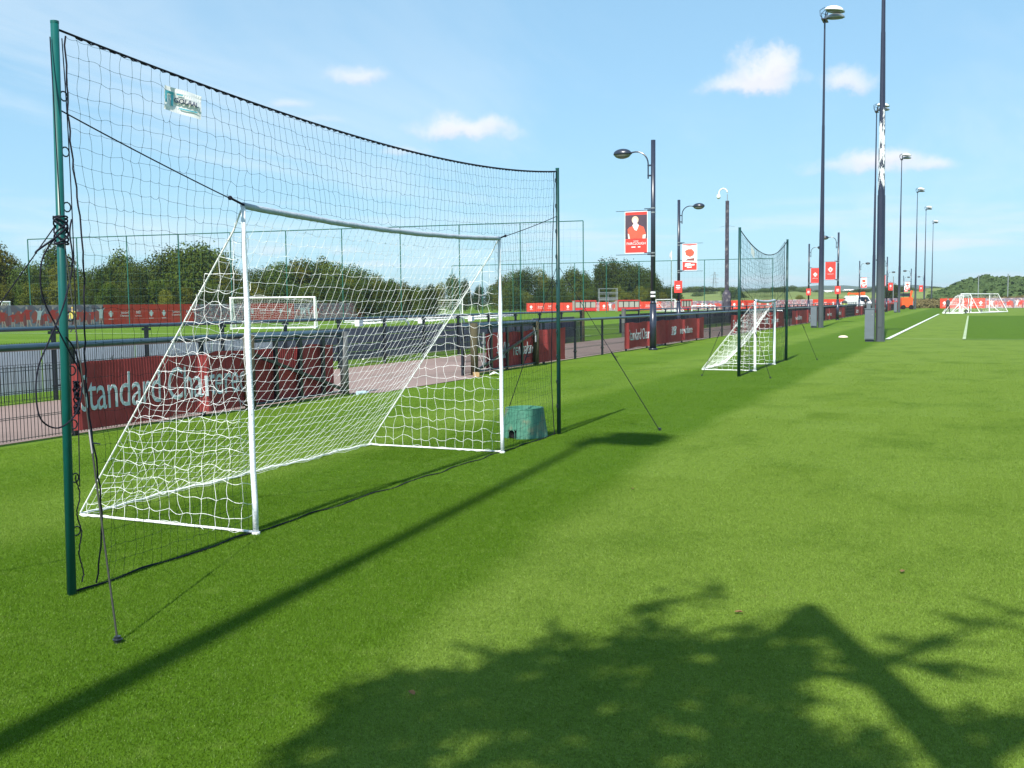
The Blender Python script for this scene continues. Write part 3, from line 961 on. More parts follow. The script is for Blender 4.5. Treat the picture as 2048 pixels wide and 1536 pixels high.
# ------------------------------------------------------------------ green tub
def tub():
    t = thing('plastic_tub', 'upturned faded green plastic tub with a mouse-hole notch beside the far net pole', 'tub', (-4.86, 11.22, 0), rz=R(20))
    n = 40; Hh = .345; mb = MB()
    TUB = mat('faded_green_plastic', (0.060, 0.19, 0.130), 0.5, 0.3, var=0.3, vscale=5, dirt=(0.20, 0.18, 0.11), dscale=4)
    def prof(a, k):
        r = .275 - .052 * k
        c = abs(math.cos(2 * a)); r *= 1 + .03 * math.cos(4 * a)
        return r
    NZ = 10
    for j in range(NZ + 1):
        k = j / NZ
        for i in range(n):
            a = 2 * math.pi * i / n
            mb.v.append((prof(a, k) * math.cos(a), prof(a, k) * math.sin(a), Hh * k))
    ah = R(-122)
    for j in range(NZ):
        for i in range(n):
            am = 2 * math.pi * (i + .5) / n; d = (am - ah + math.pi) % (2 * math.pi) - math.pi
            if abs(d) < .20 and j < 3: continue
            a, b = j * n + i, j * n + (i + 1) % n
            mb.f.append((a, b, b + n, a + n)); mb.mi.append(0)
    # recessed top
    o = len(mb.v)
    for rr_, z in ((.90, Hh), (.88, Hh - .03)):
        for i in range(n):
            a = 2 * math.pi * i / n; r = prof(a, 1) * rr_
            mb.v.append((r * math.cos(a), r * math.sin(a), z))
    for i in range(n):
        i2 = (i + 1) % n
        mb.f += [(NZ * n + i, NZ * n + i2, o + i2, o + i), (o + i, o + i2, o + n + i2, o + n + i)]; mb.mi += [0, 0]
    mb.f.append(tuple(o + n + i for i in range(n))); mb.mi.append(0)
    mb.build('shell', TUB, t, smooth=False)
    inner = MB()
    c = Vector((math.cos(ah) * .262, math.sin(ah) * .262, 0)); tng = Vector((-math.sin(ah), math.cos(ah), 0))
    pts = [c + tng * .045 + Vector((0, 0, .0)), c + tng * .045 + Vector((0, 0, .07))] + [c + tng * (.045 * math.cos(q)) + Vector((0, 0, .07 + .035 * math.sin(q))) for q in [k * math.pi / 6 for k in range(1, 6)]] + [c - tng * .045 + Vector((0, 0, .07)), c - tng * .045]
    inner.tube(pts, .004, 6); inner.build('notch_rim', TUB, t)
    ln = MB(); ln.tube([(0, 0, .01), (0, 0, Hh - .05)], [.225, .19], 24); ln.build('shade_core', BLACKP, t)  # added black core, standing in for the shade inside the notch
    rim = MB(); rim.tube([(prof(2 * math.pi * i / n, 1) * math.cos(2 * math.pi * i / n) * .985, prof(2 * math.pi * i / n, 1) * math.sin(2 * math.pi * i / n) * .985, Hh) for i in range(n + 1)], .008, 6)
    rim.build('rim', TUB, t)


tub()

# ------------------------------------------------------------------ fences
FX, FX2 = -10.2, -14.5


def mesh_panel(L, H, sp, hz, r=.0028):
    mb = MB(); k = int(L / sp)
    for i in range(k + 1):
        y = L * i / k
        mb.box((0, y, H / 2 + .04), (r * 2, r * 2, H))
    for z in hz:
        mb.box((.006, L / 2, z), (.007, L, .007))
    return mb.mesh('mesh_panel', BLACKM)


PANEL = mesh_panel(2.25, .88, .05, (.06, .30, .32, .60, .62, .86, .90))
PANELS_ = mesh_panel(2.1, .98, .05, (.06, .35, .65, .95, 1.0))


def post_mesh(H, twin=True):
    mb = MB()
    if twin:
        mb.box((0, -.022, H / 2), (.05, .012, H)); mb.box((0, .022, H / 2), (.05, .012, H))
        for z in (.22, .84): mb.box((.0, 0, z), (.075, .12, .035))
        mb.box((0, 0, H - .03), (.06, .07, .05))
    else:
        mb.box((0, 0, H / 2), (.06, .06, H)); mb.box((0, 0, H - .05), (.08, .16, .05))
        for z in (.25, .98): mb.box((.03, 0, z), (.03, .16, .03))
    return mb.mesh('post', BLACKM)


PM1, PM2 = post_mesh(1.12), post_mesh(1.22, False)


def fence(label, X, ya, yb, step, H, pm, panel, rail_r, y_posts=None, group=None, rail_m=RAIL):
    t = thing('barrier_fence', label, 'fence', (X, ya, 0), group=group)
    mb = MB(); n = max(1, int((yb - ya) / 6))
    mb.tube([(0, (yb - ya) * i / n, H + .012 * math.sin(i * 1.9) * (1 if ya > 30 else .3)) for i in range(n + 1)], rail_r, 12)
    ra = mb.build('top_rail', rail_m, t, smooth=True)
    y = 0.0; k = 0
    while y <= yb - ya + .01:
        obj('post', pm, t, (0, y, 0))
        if panel and y + step <= yb - ya + .3:
            obj('mesh_panel', panel, t, (.0, y + .05, 0))
        y += step
    return t


fenceA = fence('dark steel barrier in the left foreground with the long maroon banner tied to it', FX, 2.35, 14.9 - .3, 2.35, 1.13, PM1, PANEL, .043)
fenceB = fence('dark steel barrier running from the second gate leaf far down the pitch side', FX, 20.15, 250, 2.35, 1.10, PM1, PANEL, .038)
fenceC = fence('dark barrier beyond the path with pale boards and grey planks, ending at the gap', FX2, 6.38, 39.5, 2.2, 1.24, PM2, PANELS_, .036)
fenceD = fence('dark steel barrier on the far side of the path beyond the gap, with navy boards', FX2, 45.0, 250, 2.35, 1.22, PM2, PANELS_, .034)
# collars where the posts take the rail on the near fence
cl = MB()
for y in (7.05 - 2.35, 9.4 - 2.35, 11.75 - 2.35):
    cl.tube([(0, y - .12, 1.13), (0, y + .12, 1.13)], .052, 10)
cl.build('rail_collar', RAIL, fenceA)
# heavier end posts of the gap in the far fence
for (par, y, m_) in ((fenceC, 39.5 - 6.38, OLIVEP), (fenceD, 0.0, GREYP)):
    MB().tube([(0, y, 0), (0, y, 1.30)], .10, 12).build('end_post', m_, par)

# boards on the far fence: pale sheets near, slate planks further on
def boards():
    y = 6.38
    k = 0
    while y < 39.3:
        if y < 19.3:
            MB().box((-.30, 0, .56), (.02, 2.16, .86)).build('board', PALEB, fenceC, loc=(0, y - 6.38 + 1.1, 0))
        elif y < 34.9:
            for j in range(4):
                o = MB().box((0, 0, 0), (.03, 2.17, .195)).build('plank', PLANK, fenceC, loc=(-.30 + rnd.uniform(-.004, .004), y - 6.38 + 1.1, .26 + j * .207))
        else:
            MB().box((-.30, 0, .62), (.03, 2.16, .80)).build('board', PLANK, fenceC, loc=(0, y - 6.38 + 1.1, 0))
        y += 2.2
    y = 45.0
    while y < 248:
        MB().box((-.20, 0, .60), (.03, 2.30, .86)).build('board', NAVYB if (y < 56 or rnd.random() < .55) else PLANK, fenceD, loc=(0, y - 45 + 1.17, 0))
        y += 2.35


boards()
# steel mesh mounted nearer the gap
pz = MB()
for i in range(34): pz.box((.10, 0 + i * .07, .45), (.012, .016, .86))
pz.build('mesh_panel', NAVYB, fenceC, loc=(0, 36.6 - 6.38, 0))


def gate(label, y_h, L, sgn, post_mats, down=True):
    """tubular steel gate leaf folded back along the fence; hinge at y_h, leaf runs sgn along y"""
    t = thing('steel_gate', label, 'gate', (FX + .14, y_h, 0))
    s = sgn
    tr = MB(); tr.tube([(0, 0, 1.12), (0, s * L, 1.12)], .042, 12); tr.tube([(.0, s * .06, 1.05), (0, s * L, 1.05)], .022, 8)
    tr.build('top_rail', RAIL, t, smooth=True)
    for k in range(1, 4):
        MB().box((0, 0, .58), (.05, .07, .98)).build('upright', BLACKM, t, loc=(0, s * L * k / 4, 0))
    MB().tube([(0, s * L, .03), (0, s * L, 1.13)], .075, 14).build('end_post', post_mats[0], t, smooth=True)
    MB().tube([(0, 0, .0), (0, 0, 1.16)], .085, 14).build('hinge_post', post_mats[1], t, smooth=True)
    MB().bar((.04, 0.02 * s, .86 if down else .10), (.04, s * (L - .05), .10 if down else .90), .05, .05).build('brace', BLACKM, t)
    MB().tube([(0, 0, .08), (0, s * L, .08)], .022, 8).build('bottom_rail', BLACKM, t)
    return t


gateA = gate('tubular steel gate leaf folded back against the near barrier, left of the path opening', 12.66, 2.60, 1, (GREYP, OLIVEP))
gateB = gate('tubular steel gate leaf in front, before the new balance banner', 20.45, 3.55, 1, (OLIVEP, OLIVEP), False)
lt = MB(); lt.tube([(.10, .28, .22), (.10, .28, .95)], .022, 8)
for z in (.25, .72): lt.box((.10, .28, z), (.06, .09, .05))
lt.tube([(.10, 3.2, .98), (.12, 3.25, .78), (.14, 3.2, .62)], .02, 6)
lt.build('latch_bolt', STEEL, gateB)


def banner(label, y0, y1, z0, z1, texts, posts, X=FX + .055, ripple=.010, seed=0):
    t = thing('banner', label, 'banner', (X, y0, 0))
    L = y1 - y0
    def disp(y, z):
        b = 0.0
        for p in posts:
            b += .075 * math.exp(-((y - p) / .11) ** 2)
        b += ripple * math.sin((y * 2.2 + seed) + 1.3 * math.sin(z * 3)) + .006 * math.sin(y * 7 + z * 5 + seed)
        b += .0030 * math.sin(y * 2 * math.pi / .05)
        return b
    def edge(y, top):
        return (.012 * math.sin(y * 3.1 + seed) - .02 * abs(math.sin(y * math.pi / 1.2))) * (1 if top else -.7)
    nx = min(700, max(20, int(L / (.0125 if y1 < 17 else .05)))); nz = 8
    mb = MB()
    for i in range(nx + 1):
        for j in range(nz + 1):
            y = L * i / nx; k = j / nz
            z = z0 + edge(y + y0, False) + (z1 + edge(y + y0, True) - z0 - edge(y + y0, False)) * k
            mb.v.append((disp(y + y0, z), y, z))
    for i in range(nx):
        for j in range(nz):
            a = i * (nz + 1) + j; mb.f.append((a, a + nz + 1, a + nz + 2, a + 1)); mb.mi.append(0)
    mb.build('cloth', MAROON, t, smooth=True)
    y = .1
    while y < L:
        MB().tube([(disp(y + y0, z1) - .01, y, z1 - .03), (.02, y, z1 + .05), (-.05, y, z1 - .01)], .004, 4).build('cable_tie', BLACKM, t); y += .6 if y1 < 43 else 4
    for (txt, ys, zb, size, xs, kind) in texts:
        wp = lambda p: Vector((disp(p.y + y0, p.z) + .004, 0, 0))
        if kind == 'logo':
            # slanted N and B with speed lines
            lettering('N', size, LETTER, t, (0, ys - y0, zb), (0, 1, 0), wp, xs=xs, shear=.25, name='emblem')
            lettering('B', size, LETTER, t, (0, ys - y0 + size * .42, zb), (0, 1, 0), wp, xs=xs, shear=.25, name='emblem')
            q = MB()
            for k in range(4):
                z = zb + .04 * size + k * size * .18
                yA, yB = ys - y0 - size * .12 + k * size * .03, ys - y0 + size * .10
                q.poly([Vector((0, yA, z)) + wp(Vector((0, yA, z))), Vector((0, yB, z)) + wp(Vector((0, yB, z))), Vector((0, yB, z + size * .07)) + wp(Vector((0, yB, z))), Vector((0, yA, z + size * .07)) + wp(Vector((0, yA, z)))])
            q.build('emblem', LETTER, t)
        else:
            lettering(txt, size, LETTER, t, (0, ys - y0, zb), (0, 1, 0), wp, xs=xs, spacing=.95)
    return t


banner('long maroon banner reading Standard Chartered tied to the near barrier', 9.30, 15.05, .06, .93,
       [('Standard Chartered', 9.38, .30, .66, .665, 't')], [9.4, 11.75, 14.1], seed=1)
banner('maroon new balance banner behind the right gate leaf', 21.25, 26.3, .05, .92,
       [('', 21.85, .30, .55, 1.0, 'logo'), ('new balance', 22.75, .33, .44, .72, 't')], [22.5, 24.85], seed=2)
banner('maroon banner with Standard Chartered and new balance, behind the first lamp post', 31.6, 42.3, .08, .93,
       [('Standard Chartered', 32.0, .34, .52, .78, 't'), ('', 37.3, .34, .48, 1.4, 'logo'), ('new balance', 38.45, .36, .40, 1.05, 't')], [31.9, 34.25, 36.6, 38.95, 41.3], seed=3)
banner('maroon Standard Chartered banner just left of the second goal', 47.6, 62.5, .08, .94,
       [('Standard Chartered', 48.1, .34, .52, .9, 't'), ('', 56.5, .34, .48, 1.6, 'logo'), ('new balance', 58.2, .36, .40, 1.3, 't')], [48.4, 50.75, 53.1, 57.8, 60.1], seed=4)
banner('maroon banner between the far net poles and the tall mast', 65.5, 78.0, .08, .95,
       [('new balance', 66.8, .34, .44, 1.3, 't'), ('Standard', 72.6, .32, .54, 1.2, 't'), ('Chartered', 72.6, .12, .3, 1.2, 't')], [67.2, 71.9, 76.6], seed=5)
banner('maroon banner right of the tall mast, left of the third lamp', 81.5, 95.0, .08, .95,
       [('new balance', 82.5, .34, .44, 1.4, 't'), ('Standard', 89.6, .32, .54, 1.2, 't')], [83.6, 88.3, 93.0], seed=6)
banner('short maroon banner past the third lamp post', 103, 112, .08, .95, [('Standard', 104.5, .32, .5, 1.3, 't')], [105, 109.5], seed=7)
banner('maroon banner beside the nearest big floodlight mast, far along the barrier', 122, 152, .08, .95, [('new balance', 125, .3, .5, 2.5, 't'), ('Standard', 138, .3, .5, 2.5, 't')], [126, 133, 140, 147], seed=8)
banner('last maroon banner visible at the far end of the barrier', 160, 215, .08, .95, [], [165, 180, 195], seed=9)

# ------------------------------------------------------------------ lamp posts with banners
def lamp(label, x, y, side, kind, H=6.86, name='street_lamp', sign=False):
    t = thing(name, label, 'street lamp', (x, y, 0), group='black street lamps along the path')
    mb = MB()
    mb.tube([(0, 0, 0), (0, 0, .06)], .15, 20); mb.tube([(0, 0, 0), (0, 0, 1.52)], .108, 20)
    mb.tube([(0, 0, 1.52), (0, 0, 1.62)], [.108, .078], 20); mb.tube([(0, 0, 1.60), (0, 0, H)], [.078, .074], 20)
    p = mb.build('pole', LAMPM, t, smooth=False)
    for q in p.data.polygons: q.use_smooth = len(q.vertices) == 4
    st = MB()
    for z in (3.20, 3.10, 4.66, 4.52): st.tube([(0, 0, z - .02), (0, 0, z + .02)], .083, 16)
    st.build('clamp_band', STEEL, t)
    if kind == 'player_a':
        rg = MB()
        for z in (1.78, 1.90): rg.tube([(0, 0, z - .03), (0, 0, z + .03)], .085, 18)
        rg.build('white_band', WPRINT, t)
    s = side
    ar = MB()
    pts = [(s * .17, 0, 5.62), (s * .17, 0, 6.10)] + [(s * (.17 + .42 * (1 - math.cos(a))), 0, 6.10 + .42 * math.sin(a)) for a in [k * math.pi / 14 for k in range(1, 8)]] + [(s * .80, 0, 6.50)]
    ar.tube(pts, .024, 8)
    for z in (5.72, 6.05): ar.bar((0, 0, z), (s * .19, 0, z), .05, .05)
    ar.build('arm', LAMPM, t, smooth=False)
    hd = MB(); hd.ell((s * 1.05, 0, 6.48), (.31, .20, .17), 18, 8, -.15, 1)
    hd.bar((s * .72, 0, 6.49), (s * .85, 0, 6.49), .06, .05)
    h = hd.build('lamp_head', LAMPM, t, smooth=True)
    MB().ell((s * 1.05, 0, 6.475), (.29, .185, .155), 18, 8, -1, .1).build('lamp_bowl', LAMPG, h, smooth=True)
    # rods and banner
    for z in (3.16, 4.60):
        rd = MB(); rd.tube([(0, 0, z), (s * 1.28, 0, z)], .009, 6); rd.box((s * .10, 0, z), (.18, .04, .05)); rd.tube([(s * .05, 0, z + .05), (s * .30, 0, z + .05)], .014, 6); rd.build('banner_rod', LAMPM, t)
    nx, nz = 10, 14
    x0, x1, z0, z1 = s * .19, s * .97, 3.20, 4.58
    def dsp(xx, z): return .002 * math.sin(z * 2.4 + xx * 3)
    mb = MB()
    for i in range(nx + 1):
        for j in range(nz + 1):
            xx = x0 + (x1 - x0) * i / nx; z = z0 + (z1 - z0) * j / nz
            mb.v.append((xx, dsp(xx, z), z))
    for i in range(nx):
        for j in range(nz):
            a = i * (nz + 1) + j; mb.f.append((a, a + nz + 1, a + nz + 2, a + 1)); mb.mi.append(0)
    pale = kind in ('pale', 'player_b')
    short = label.replace(', arm to the left', '').replace(', above the van', '').replace(', arm to the right', '').replace(', with a player banner', '').replace(', with a pale player banner', '').replace(', red crest banner', '')
    bnr = thing('lamp_banner', {'player_a': 'player portrait banner', 'player_b': 'pale player banner', 'pale': 'pale printed banner', 'crest': 'red crest banner'}[kind] + ' on the ' + short, 'banner', (x, y, 0), group='banners on the street lamps')
    mb.build('cloth', WPRINT if kind in ('player_a', 'player_b', 'pale') else REDLAMP, bnr, smooth=True)
    cx = (x0 + x1) / 2
    def flat(nm, pts, material, off):
        q = MB(); q.poly([(cx + a, dsp(cx + a, zz) - off, zz) for a, zz in pts]); q.build(nm, material, bnr)
    if kind == 'crest':
        q = MB(); crest(q, (cx, -.014, 3.97), .44, (1, 0, 0)); q.build('emblem', WPRINT, bnr)
        q = MB(); crest_bird(q, (cx, -.014, 3.97), .44, (1, 0, 0)); q.build('emblem', REDLAMP, bnr)
        lettering('LIVERPOOL FC', .075, WPRINT, bnr, (cx, -.02, 3.60), (1, 0, 0), center=True)
    elif kind == 'player_a':
        DK = mat('dark_plum_print', (0.075, 0.05, 0.07), 0.6); FA = mat('pale_face_print', (0.80, 0.66, 0.62), 0.6); HR = mat('fair_hair_print', (0.70, 0.50, 0.36), 0.6)
        SH = mat('shirt_red_print', (0.72, 0.10, 0.06), 0.6)
        hw = .375
        flat('photo', [(-hw, 3.68), (hw, 3.68), (hw, 4.46), (-hw, 4.46)], DK, .006)
        flat('border', [(-hw, 3.225), (hw, 3.225), (hw, 3.675), (-hw, 3.675)], REDLAMP, .006)
        flat('border', [(-hw, 4.465), (hw, 4.465), (hw, 4.56), (-hw, 4.56)], REDLAMP, .006)
        flat('figure', [(-.27, 3.685), (-.29, 4.00), (-.22, 4.07), (-.06, 4.11), (.12, 4.12), (.26, 4.06), (.33, 3.86), (.31, 3.685)], SH, .010)
        flat('figure', [(-.27, 3.685), (-.21, 3.685), (-.24, 3.83), (-.285, 3.86)], FA, .013)
        flat('figure', [(.22, 3.685), (.32, 3.685), (.335, 3.82), (.23, 3.80)], FA, .013)
        flat('figure', [(-.13, 4.12), (-.05, 3.97), (.02, 3.94), (.10, 4.12), (.05, 4.18), (-.07, 4.19)], FA, .014)
        flat('figure', [(.08 * math.cos(a) * 1.45 - .03, 4.28 + .125 * math.sin(a) + .02) for a in [k * math.pi / 8 for k in range(16)]], HR, .016)
        flat('figure', [(.07 * math.cos(a) * 1.05 - .035, 4.255 + .10 * math.sin(a)) for a in [k * math.pi / 8 for k in range(16)]], FA, .019)
        lettering('DAVID', .055, WPRINT, bnr, (cx, -.02, 3.585), (1, 0, 0), center=True)
        lettering('FAIRCLOUGH', .115, WPRINT, bnr, (cx, -.02, 3.485), (1, 0, 0), center=True, xs=.93)
        for a_, b_ in ((-.16, -.02), (.06, .15)):
            flat('border', [(a_, 3.395), (b_, 3.395), (b_, 3.425), (a_, 3.425)], WPRINT, .012)
    elif kind in ('player_b', 'pale'):
        FA = mat('pale_face_print', (0.80, 0.66, 0.62), 0.6); SH = mat('shirt_red_print', (0.72, 0.10, 0.06), 0.6); DKR = mat('dark_print', (0.22, 0.08, 0.07), 0.6)
        flat('border', [(-.375, 3.225), (.375, 3.225), (.375, 3.60), (-.375, 3.66)], REDLAMP, .006)
        flat('border', [(-.375, 4.52), (0, 4.48), (.375, 4.52), (.375, 4.56), (-.375, 4.56)], REDLAMP, .006)
        flat('figure', [(-.2, 4.0), (-.25, 4.22), (-.08, 4.30), (.12, 4.30), (.25, 4.15), (.20, 3.98), (.02, 3.90)], SH, .010)
        flat('figure', [(.05 * math.cos(a), 4.37 + .075 * math.sin(a)) for a in [k * math.pi / 6 for k in range(12)]], DKR, .012)
        flat('figure', [(.045 * math.cos(a), 4.35 + .06 * math.sin(a)) for a in [k * math.pi / 6 for k in range(12)]], FA, .015)
        flat('figure', [(-.24, 3.72), (.24, 3.70), (.26, 3.84), (-.1, 3.80)], DKR, .010)
        for a_, b_, c_, d_ in ((-.24, 3.50, .05, 3.56), (-.10, 3.44, .26, 3.51), (-.26, 3.40, -.02, 3.46), (-.14, 3.33, .12, 3.38)):
            flat('border', [(a_, b_), (c_, b_ + .02), (c_, d_ + .02), (a_, d_)], WPRINT, .012)
    if sign:
        sg = thing('pole_sign', 'small red sign on the ' + short, 'sign', (x, y, 0), group='small red signs on the lamp posts')
        MB().box((0, -.095, 2.36), (.42, .02, .62)).build('panel', REDLAMP, sg)
        q = MB()
        q.box((0, -.108, 2.42), (.20, .004, .05)); q.box((0, -.108, 2.33), (.24, .004, .04)); q.box((0, -.108, 2.25), (.16, .004, .03))
        q.build('lettering', WPRINT, sg)
    return t


lamp('black street lamp nearest the camera, arm to the left, with a player banner', -9.6, 32.95, -1, 'player_a')
lamp('black street lamp second in view, arm to the right, with a pale player banner', -14, 52.8, 1, 'player_b', sign=True)
lamp('black street lamp just right of the tall mast, arm to the left, red crest banner', -9.6, 84.5, -1, 'crest', sign=True)
lamp('black street lamp just left of the tall mast, arm to the right, red crest banner', -14, 100, 1, 'crest', sign=True)
lamp('black street lamp half hidden by the nearest big floodlight mast', -9.6, 136, -1, 'crest')
lamp('black street lamp left of the nearest floodlight mast, above the van', -14, 148, 1, 'pale')
lamp('black street lamp between the third and fourth floodlight masts, arm to the left', -9.6, 192, -1, 'pale')
lamp('black street lamp just right of the nearest big floodlight mast, arm to the right', -14, 199, 1, 'crest')
lamp('black street lamp farthest on the pitch side, arm to the left', -9.6, 245, -1, 'crest')
lamp('black street lamp farthest on the far side of the path', -14, 248, 1, 'pale')


# ------------------------------------------------------------------ floodlight masts
def flood_head(t, H, s=1.0):
    mb = MB(); mb.box((0, 0, H + .02), (.9 * s * .3, .9 * s, .05)); mb.build('head_frame', MASTM, t)
    for k, (yy, zz, tilt) in enumerate(((-.30, .42, .16), (.28, .16, .05), (.34, .50, .16))):
        rot = Matrix.Rotation(tilt, 3, 'Y')
        c = Vector((.50 * s, yy * s, H + zz * s))
        q = MB(); q.ell((0, 0, 0), (.50 * s, .26 * s, .24 * s), 16, 6, -.02, 1)
        q.v = [tuple(c + rot @ Vector(p)) for p in q.v]
        fl = q.build('floodlight', WHITE if k == 0 else STEEL, t, smooth=True)
        g = MB(); g.ell((0, 0, -.01 * s), (.47 * s, .24 * s, .07 * s), 16, 3, -1, .1); g.v = [tuple(c + rot @ Vector(p)) for p in g.v]
        g.build('lens', LAMPG, fl, smooth=True)
        b = MB(); b.tube([(0, yy * s * .5, H), (-.20 * s, yy * s, H + .22 * s), (-.22 * s, yy * s, H + .5 * s), (.05 * s, yy * s, H + (zz + .22) * s)], .018, 5)
        b.tube([(0, yy * s * .5, H), (.1 * s, yy * s, H + zz * s)], .03, 5)
        b.build('cable', ROPE, fl)


def mast(label, x, y, H=18.0, r0=.155, r1=.055, cab=None, hs=1.05):
    t = thing('floodlight_mast', label, 'floodlight', (x, y, 0), group='tall navy floodlight masts')
    mb = MB()
    mb.tube([(0, 0, -.05), (0, 0, 5.5)], [r0, r0 * .86], 8, twist=.25)
    mb.tube([(0, 0, 5.5), (0, 0, 11.5)], [r0 * .78, r0 * .50], 8, twist=.25)
    mb.tube([(0, 0, 11.5), (0, 0, H)], [r0 * .46, r1 * .8], 8, twist=.25)
    mb.tube([(0, 0, 0), (0, 0, .05)], r0 * 1.2, 8, twist=.25)
    mb.build('mast', MASTP if cab and 'nearest' in cab else MASTM, t)
    dr = MB(); dr.box((.0, -r0 * .93, .9), (.13, .02, .7)); dr.build('access_door', MASTM, t)
    flood_head(t, H, hs)
    if cab:
        c = thing('control_cabinet', cab, 'cabinet', (x - .37, y - .05, 0), group='grey cabinets beside the masts')
        MB().box((0, 0, .66), (.34, .36, 1.16)).build('cabinet_body', CAB, c)
        MB().box((0, -.19, .66), (.30, .016, 1.10)).build('cabinet_door', CAB, c)
        MB().box((0, 0, 1.25), (.38, .40, .03)).build('lid', CAB, c)
        MB().box((0, 0, .05), (.30, .28, .12)).build('plinth', NAVYB, c)
        MB().box((.10, -.20, 1.02), (.03, .02, .05)).build('lock', STEEL, c)
    return t


mast('nearest floodlight mast with flaking paint, standing at the corner of the white lines', -3.13, 41.3, 17.5, .165, cab='grey control cabinet on the left foot of the nearest floodlight mast').rotation_euler = (0, -.007, 0)
mast('second floodlight mast, navy, its twin lamps near the top edge', -7.9, 61.4, 17.3, .158, cab='grey control cabinet left of the second floodlight mast')
mast('third floodlight mast, seen thin just left of the nearest mast', -7.9, 96.2, 17.9, cab='grey control cabinet by the third floodlight mast')
mast('fourth floodlight mast, first to the right of the nearest mast', -7.9, 131.7, 18.1, cab='grey control cabinet by the fourth floodlight mast')
mast('fifth floodlight mast, third from the right', -7.9, 171.1, 17.9, cab='grey control cabinet by the fifth floodlight mast')
mast('sixth floodlight mast, second from the right', -7.9, 204.2, 17.8, cab='grey control cabinet by the sixth floodlight mast')
mast('farthest floodlight mast, rightmost of the row', -7.9, 243, 17.9)
# the mast behind the camera whose long shadow crosses the foreground
mast('floodlight mast behind the viewpoint that casts the long shadow on the grass', -2.52, -5.7, 17.3, .16, .07, hs=.86).rotation_euler = (0, -.035, 0)


def cctv():
    t = thing('cctv_pole', 'dark weathered camera pole with a white hooked camera on top, left of the far net', 'cctv pole', (-16.0, 73.6, 0))
    mb = MB(); mb.tube([(0, 0, 0), (0, 0, 2.05)], .32, 8, twist=.39); mb.tube([(0, 0, 2.05), (0, 0, 2.35)], [.32, .16], 8, twist=.39)
    mb.tube([(0, 0, 2.3), (0, 0, 8.7)], [.15, .13], 8); mb.build('pole', mat('weathered_dark_pole', (0.06, 0.055, 0.075), .7, .2, var=.5, vscale=3, dirt=(.20, .18, .18), dscale=3), t)
    MB().tube([(0, 0, 8.7), (0, 0, 9.15)], .03, 6).build('spigot', STEEL, t)
    hk = MB(); hk.tube([(-.3 + .3 * math.cos(a), 0, 9.25 + .32 * math.sin(a)) for a in [k * math.pi / 8 for k in range(9)]] + [(-.6, 0, 9.1)], .05, 8)
    h = hk.build('camera_bracket', WHITE, t, smooth=True)
    c = MB(); c.ell((-.62, 0, 9.0), (.15, .15, .16), 12, 8); c.tube([(-.62, 0, 9.0), (-.62, 0, 9.15)], .13, 12); c.build('camera', WHITE, h, smooth=True)
    sp = MB(); sp.tube([(-.55, 0, 6.85), (0, 0, 6.95), (.55, 0, 6.85)], .012, 5); sp.build('spike_collar', STEEL, t)


cctv()


# ------------------------------------------------------------------ ball-stop frames across the far pitches
def tall_frame(label, pa, pb, Ha, Hb, pxs, z0, z1):
    A, B = pol(*pa), pol(*pb)
    t = thing('ball_stop_fence', label, 'fence', A)
    d = B - A
    def at(u): return d * u
    f = Vector((-math.sin(YAW), math.cos(YAW), 0)); r = Vector((math.cos(YAW), math.sin(YAW), 0))
    tops = []
    for px in pxs:
        # parameter of the line on this bearing
        k = (px - 1024) / FPX
        a0 = A.dot(r) - k * A.dot(f); a1 = d.dot(r) - k * d.dot(f)
        u = -a0 / a1
        h = Ha + (Hb - Ha) * u
        o = MB().tube([at(u), at(u) + Vector((0, 0, h))], .045 if pa[1] < 120 else .055, 8).build('post', GREENFAR, t, smooth=False)
        tops.append((u, h))
    MB().tube([at(u) + Vector((0, 0, h)) for u, h in tops], .04 if pa[1] < 120 else .05, 6).build('top_rail', GREENFAR, t)
    mb = MB()
    n = int(d.length / .6)
    # fine netting: vertical and horizontal cords
    for i in range(n + 1):
        u = i / n; h = Ha + (Hb - Ha) * u
        mb.tube([at(u), at(u) + Vector((0, 0, h))], .0035, 3, caps=False)
    for j in range(1, 12):
        mb.tube([at(0) + Vector((0, 0, Ha * j / 12)), at(1) + Vector((0, 0, Hb * j / 12))], .0035, 3, caps=False)
    mb.build('netting', GREENFAR, t)


tall_frame('tall green ball stop fence crossing the view behind the near goal', (66, 84), (1168, 91), 7.15, 8.75,
           [66, 163, 262, 365, 468, 578, 689, 805, 922, 1043, 1168], 0, 0)
tall_frame('second green ball stop fence farther back, behind the lamp posts and far net', (907, 156), (1545, 150), 7.3, 7.7,
           [907, 967, 1028, 1089, 1151, 1214, 1279, 1343, 1409, 1477, 1545], 0, 0)


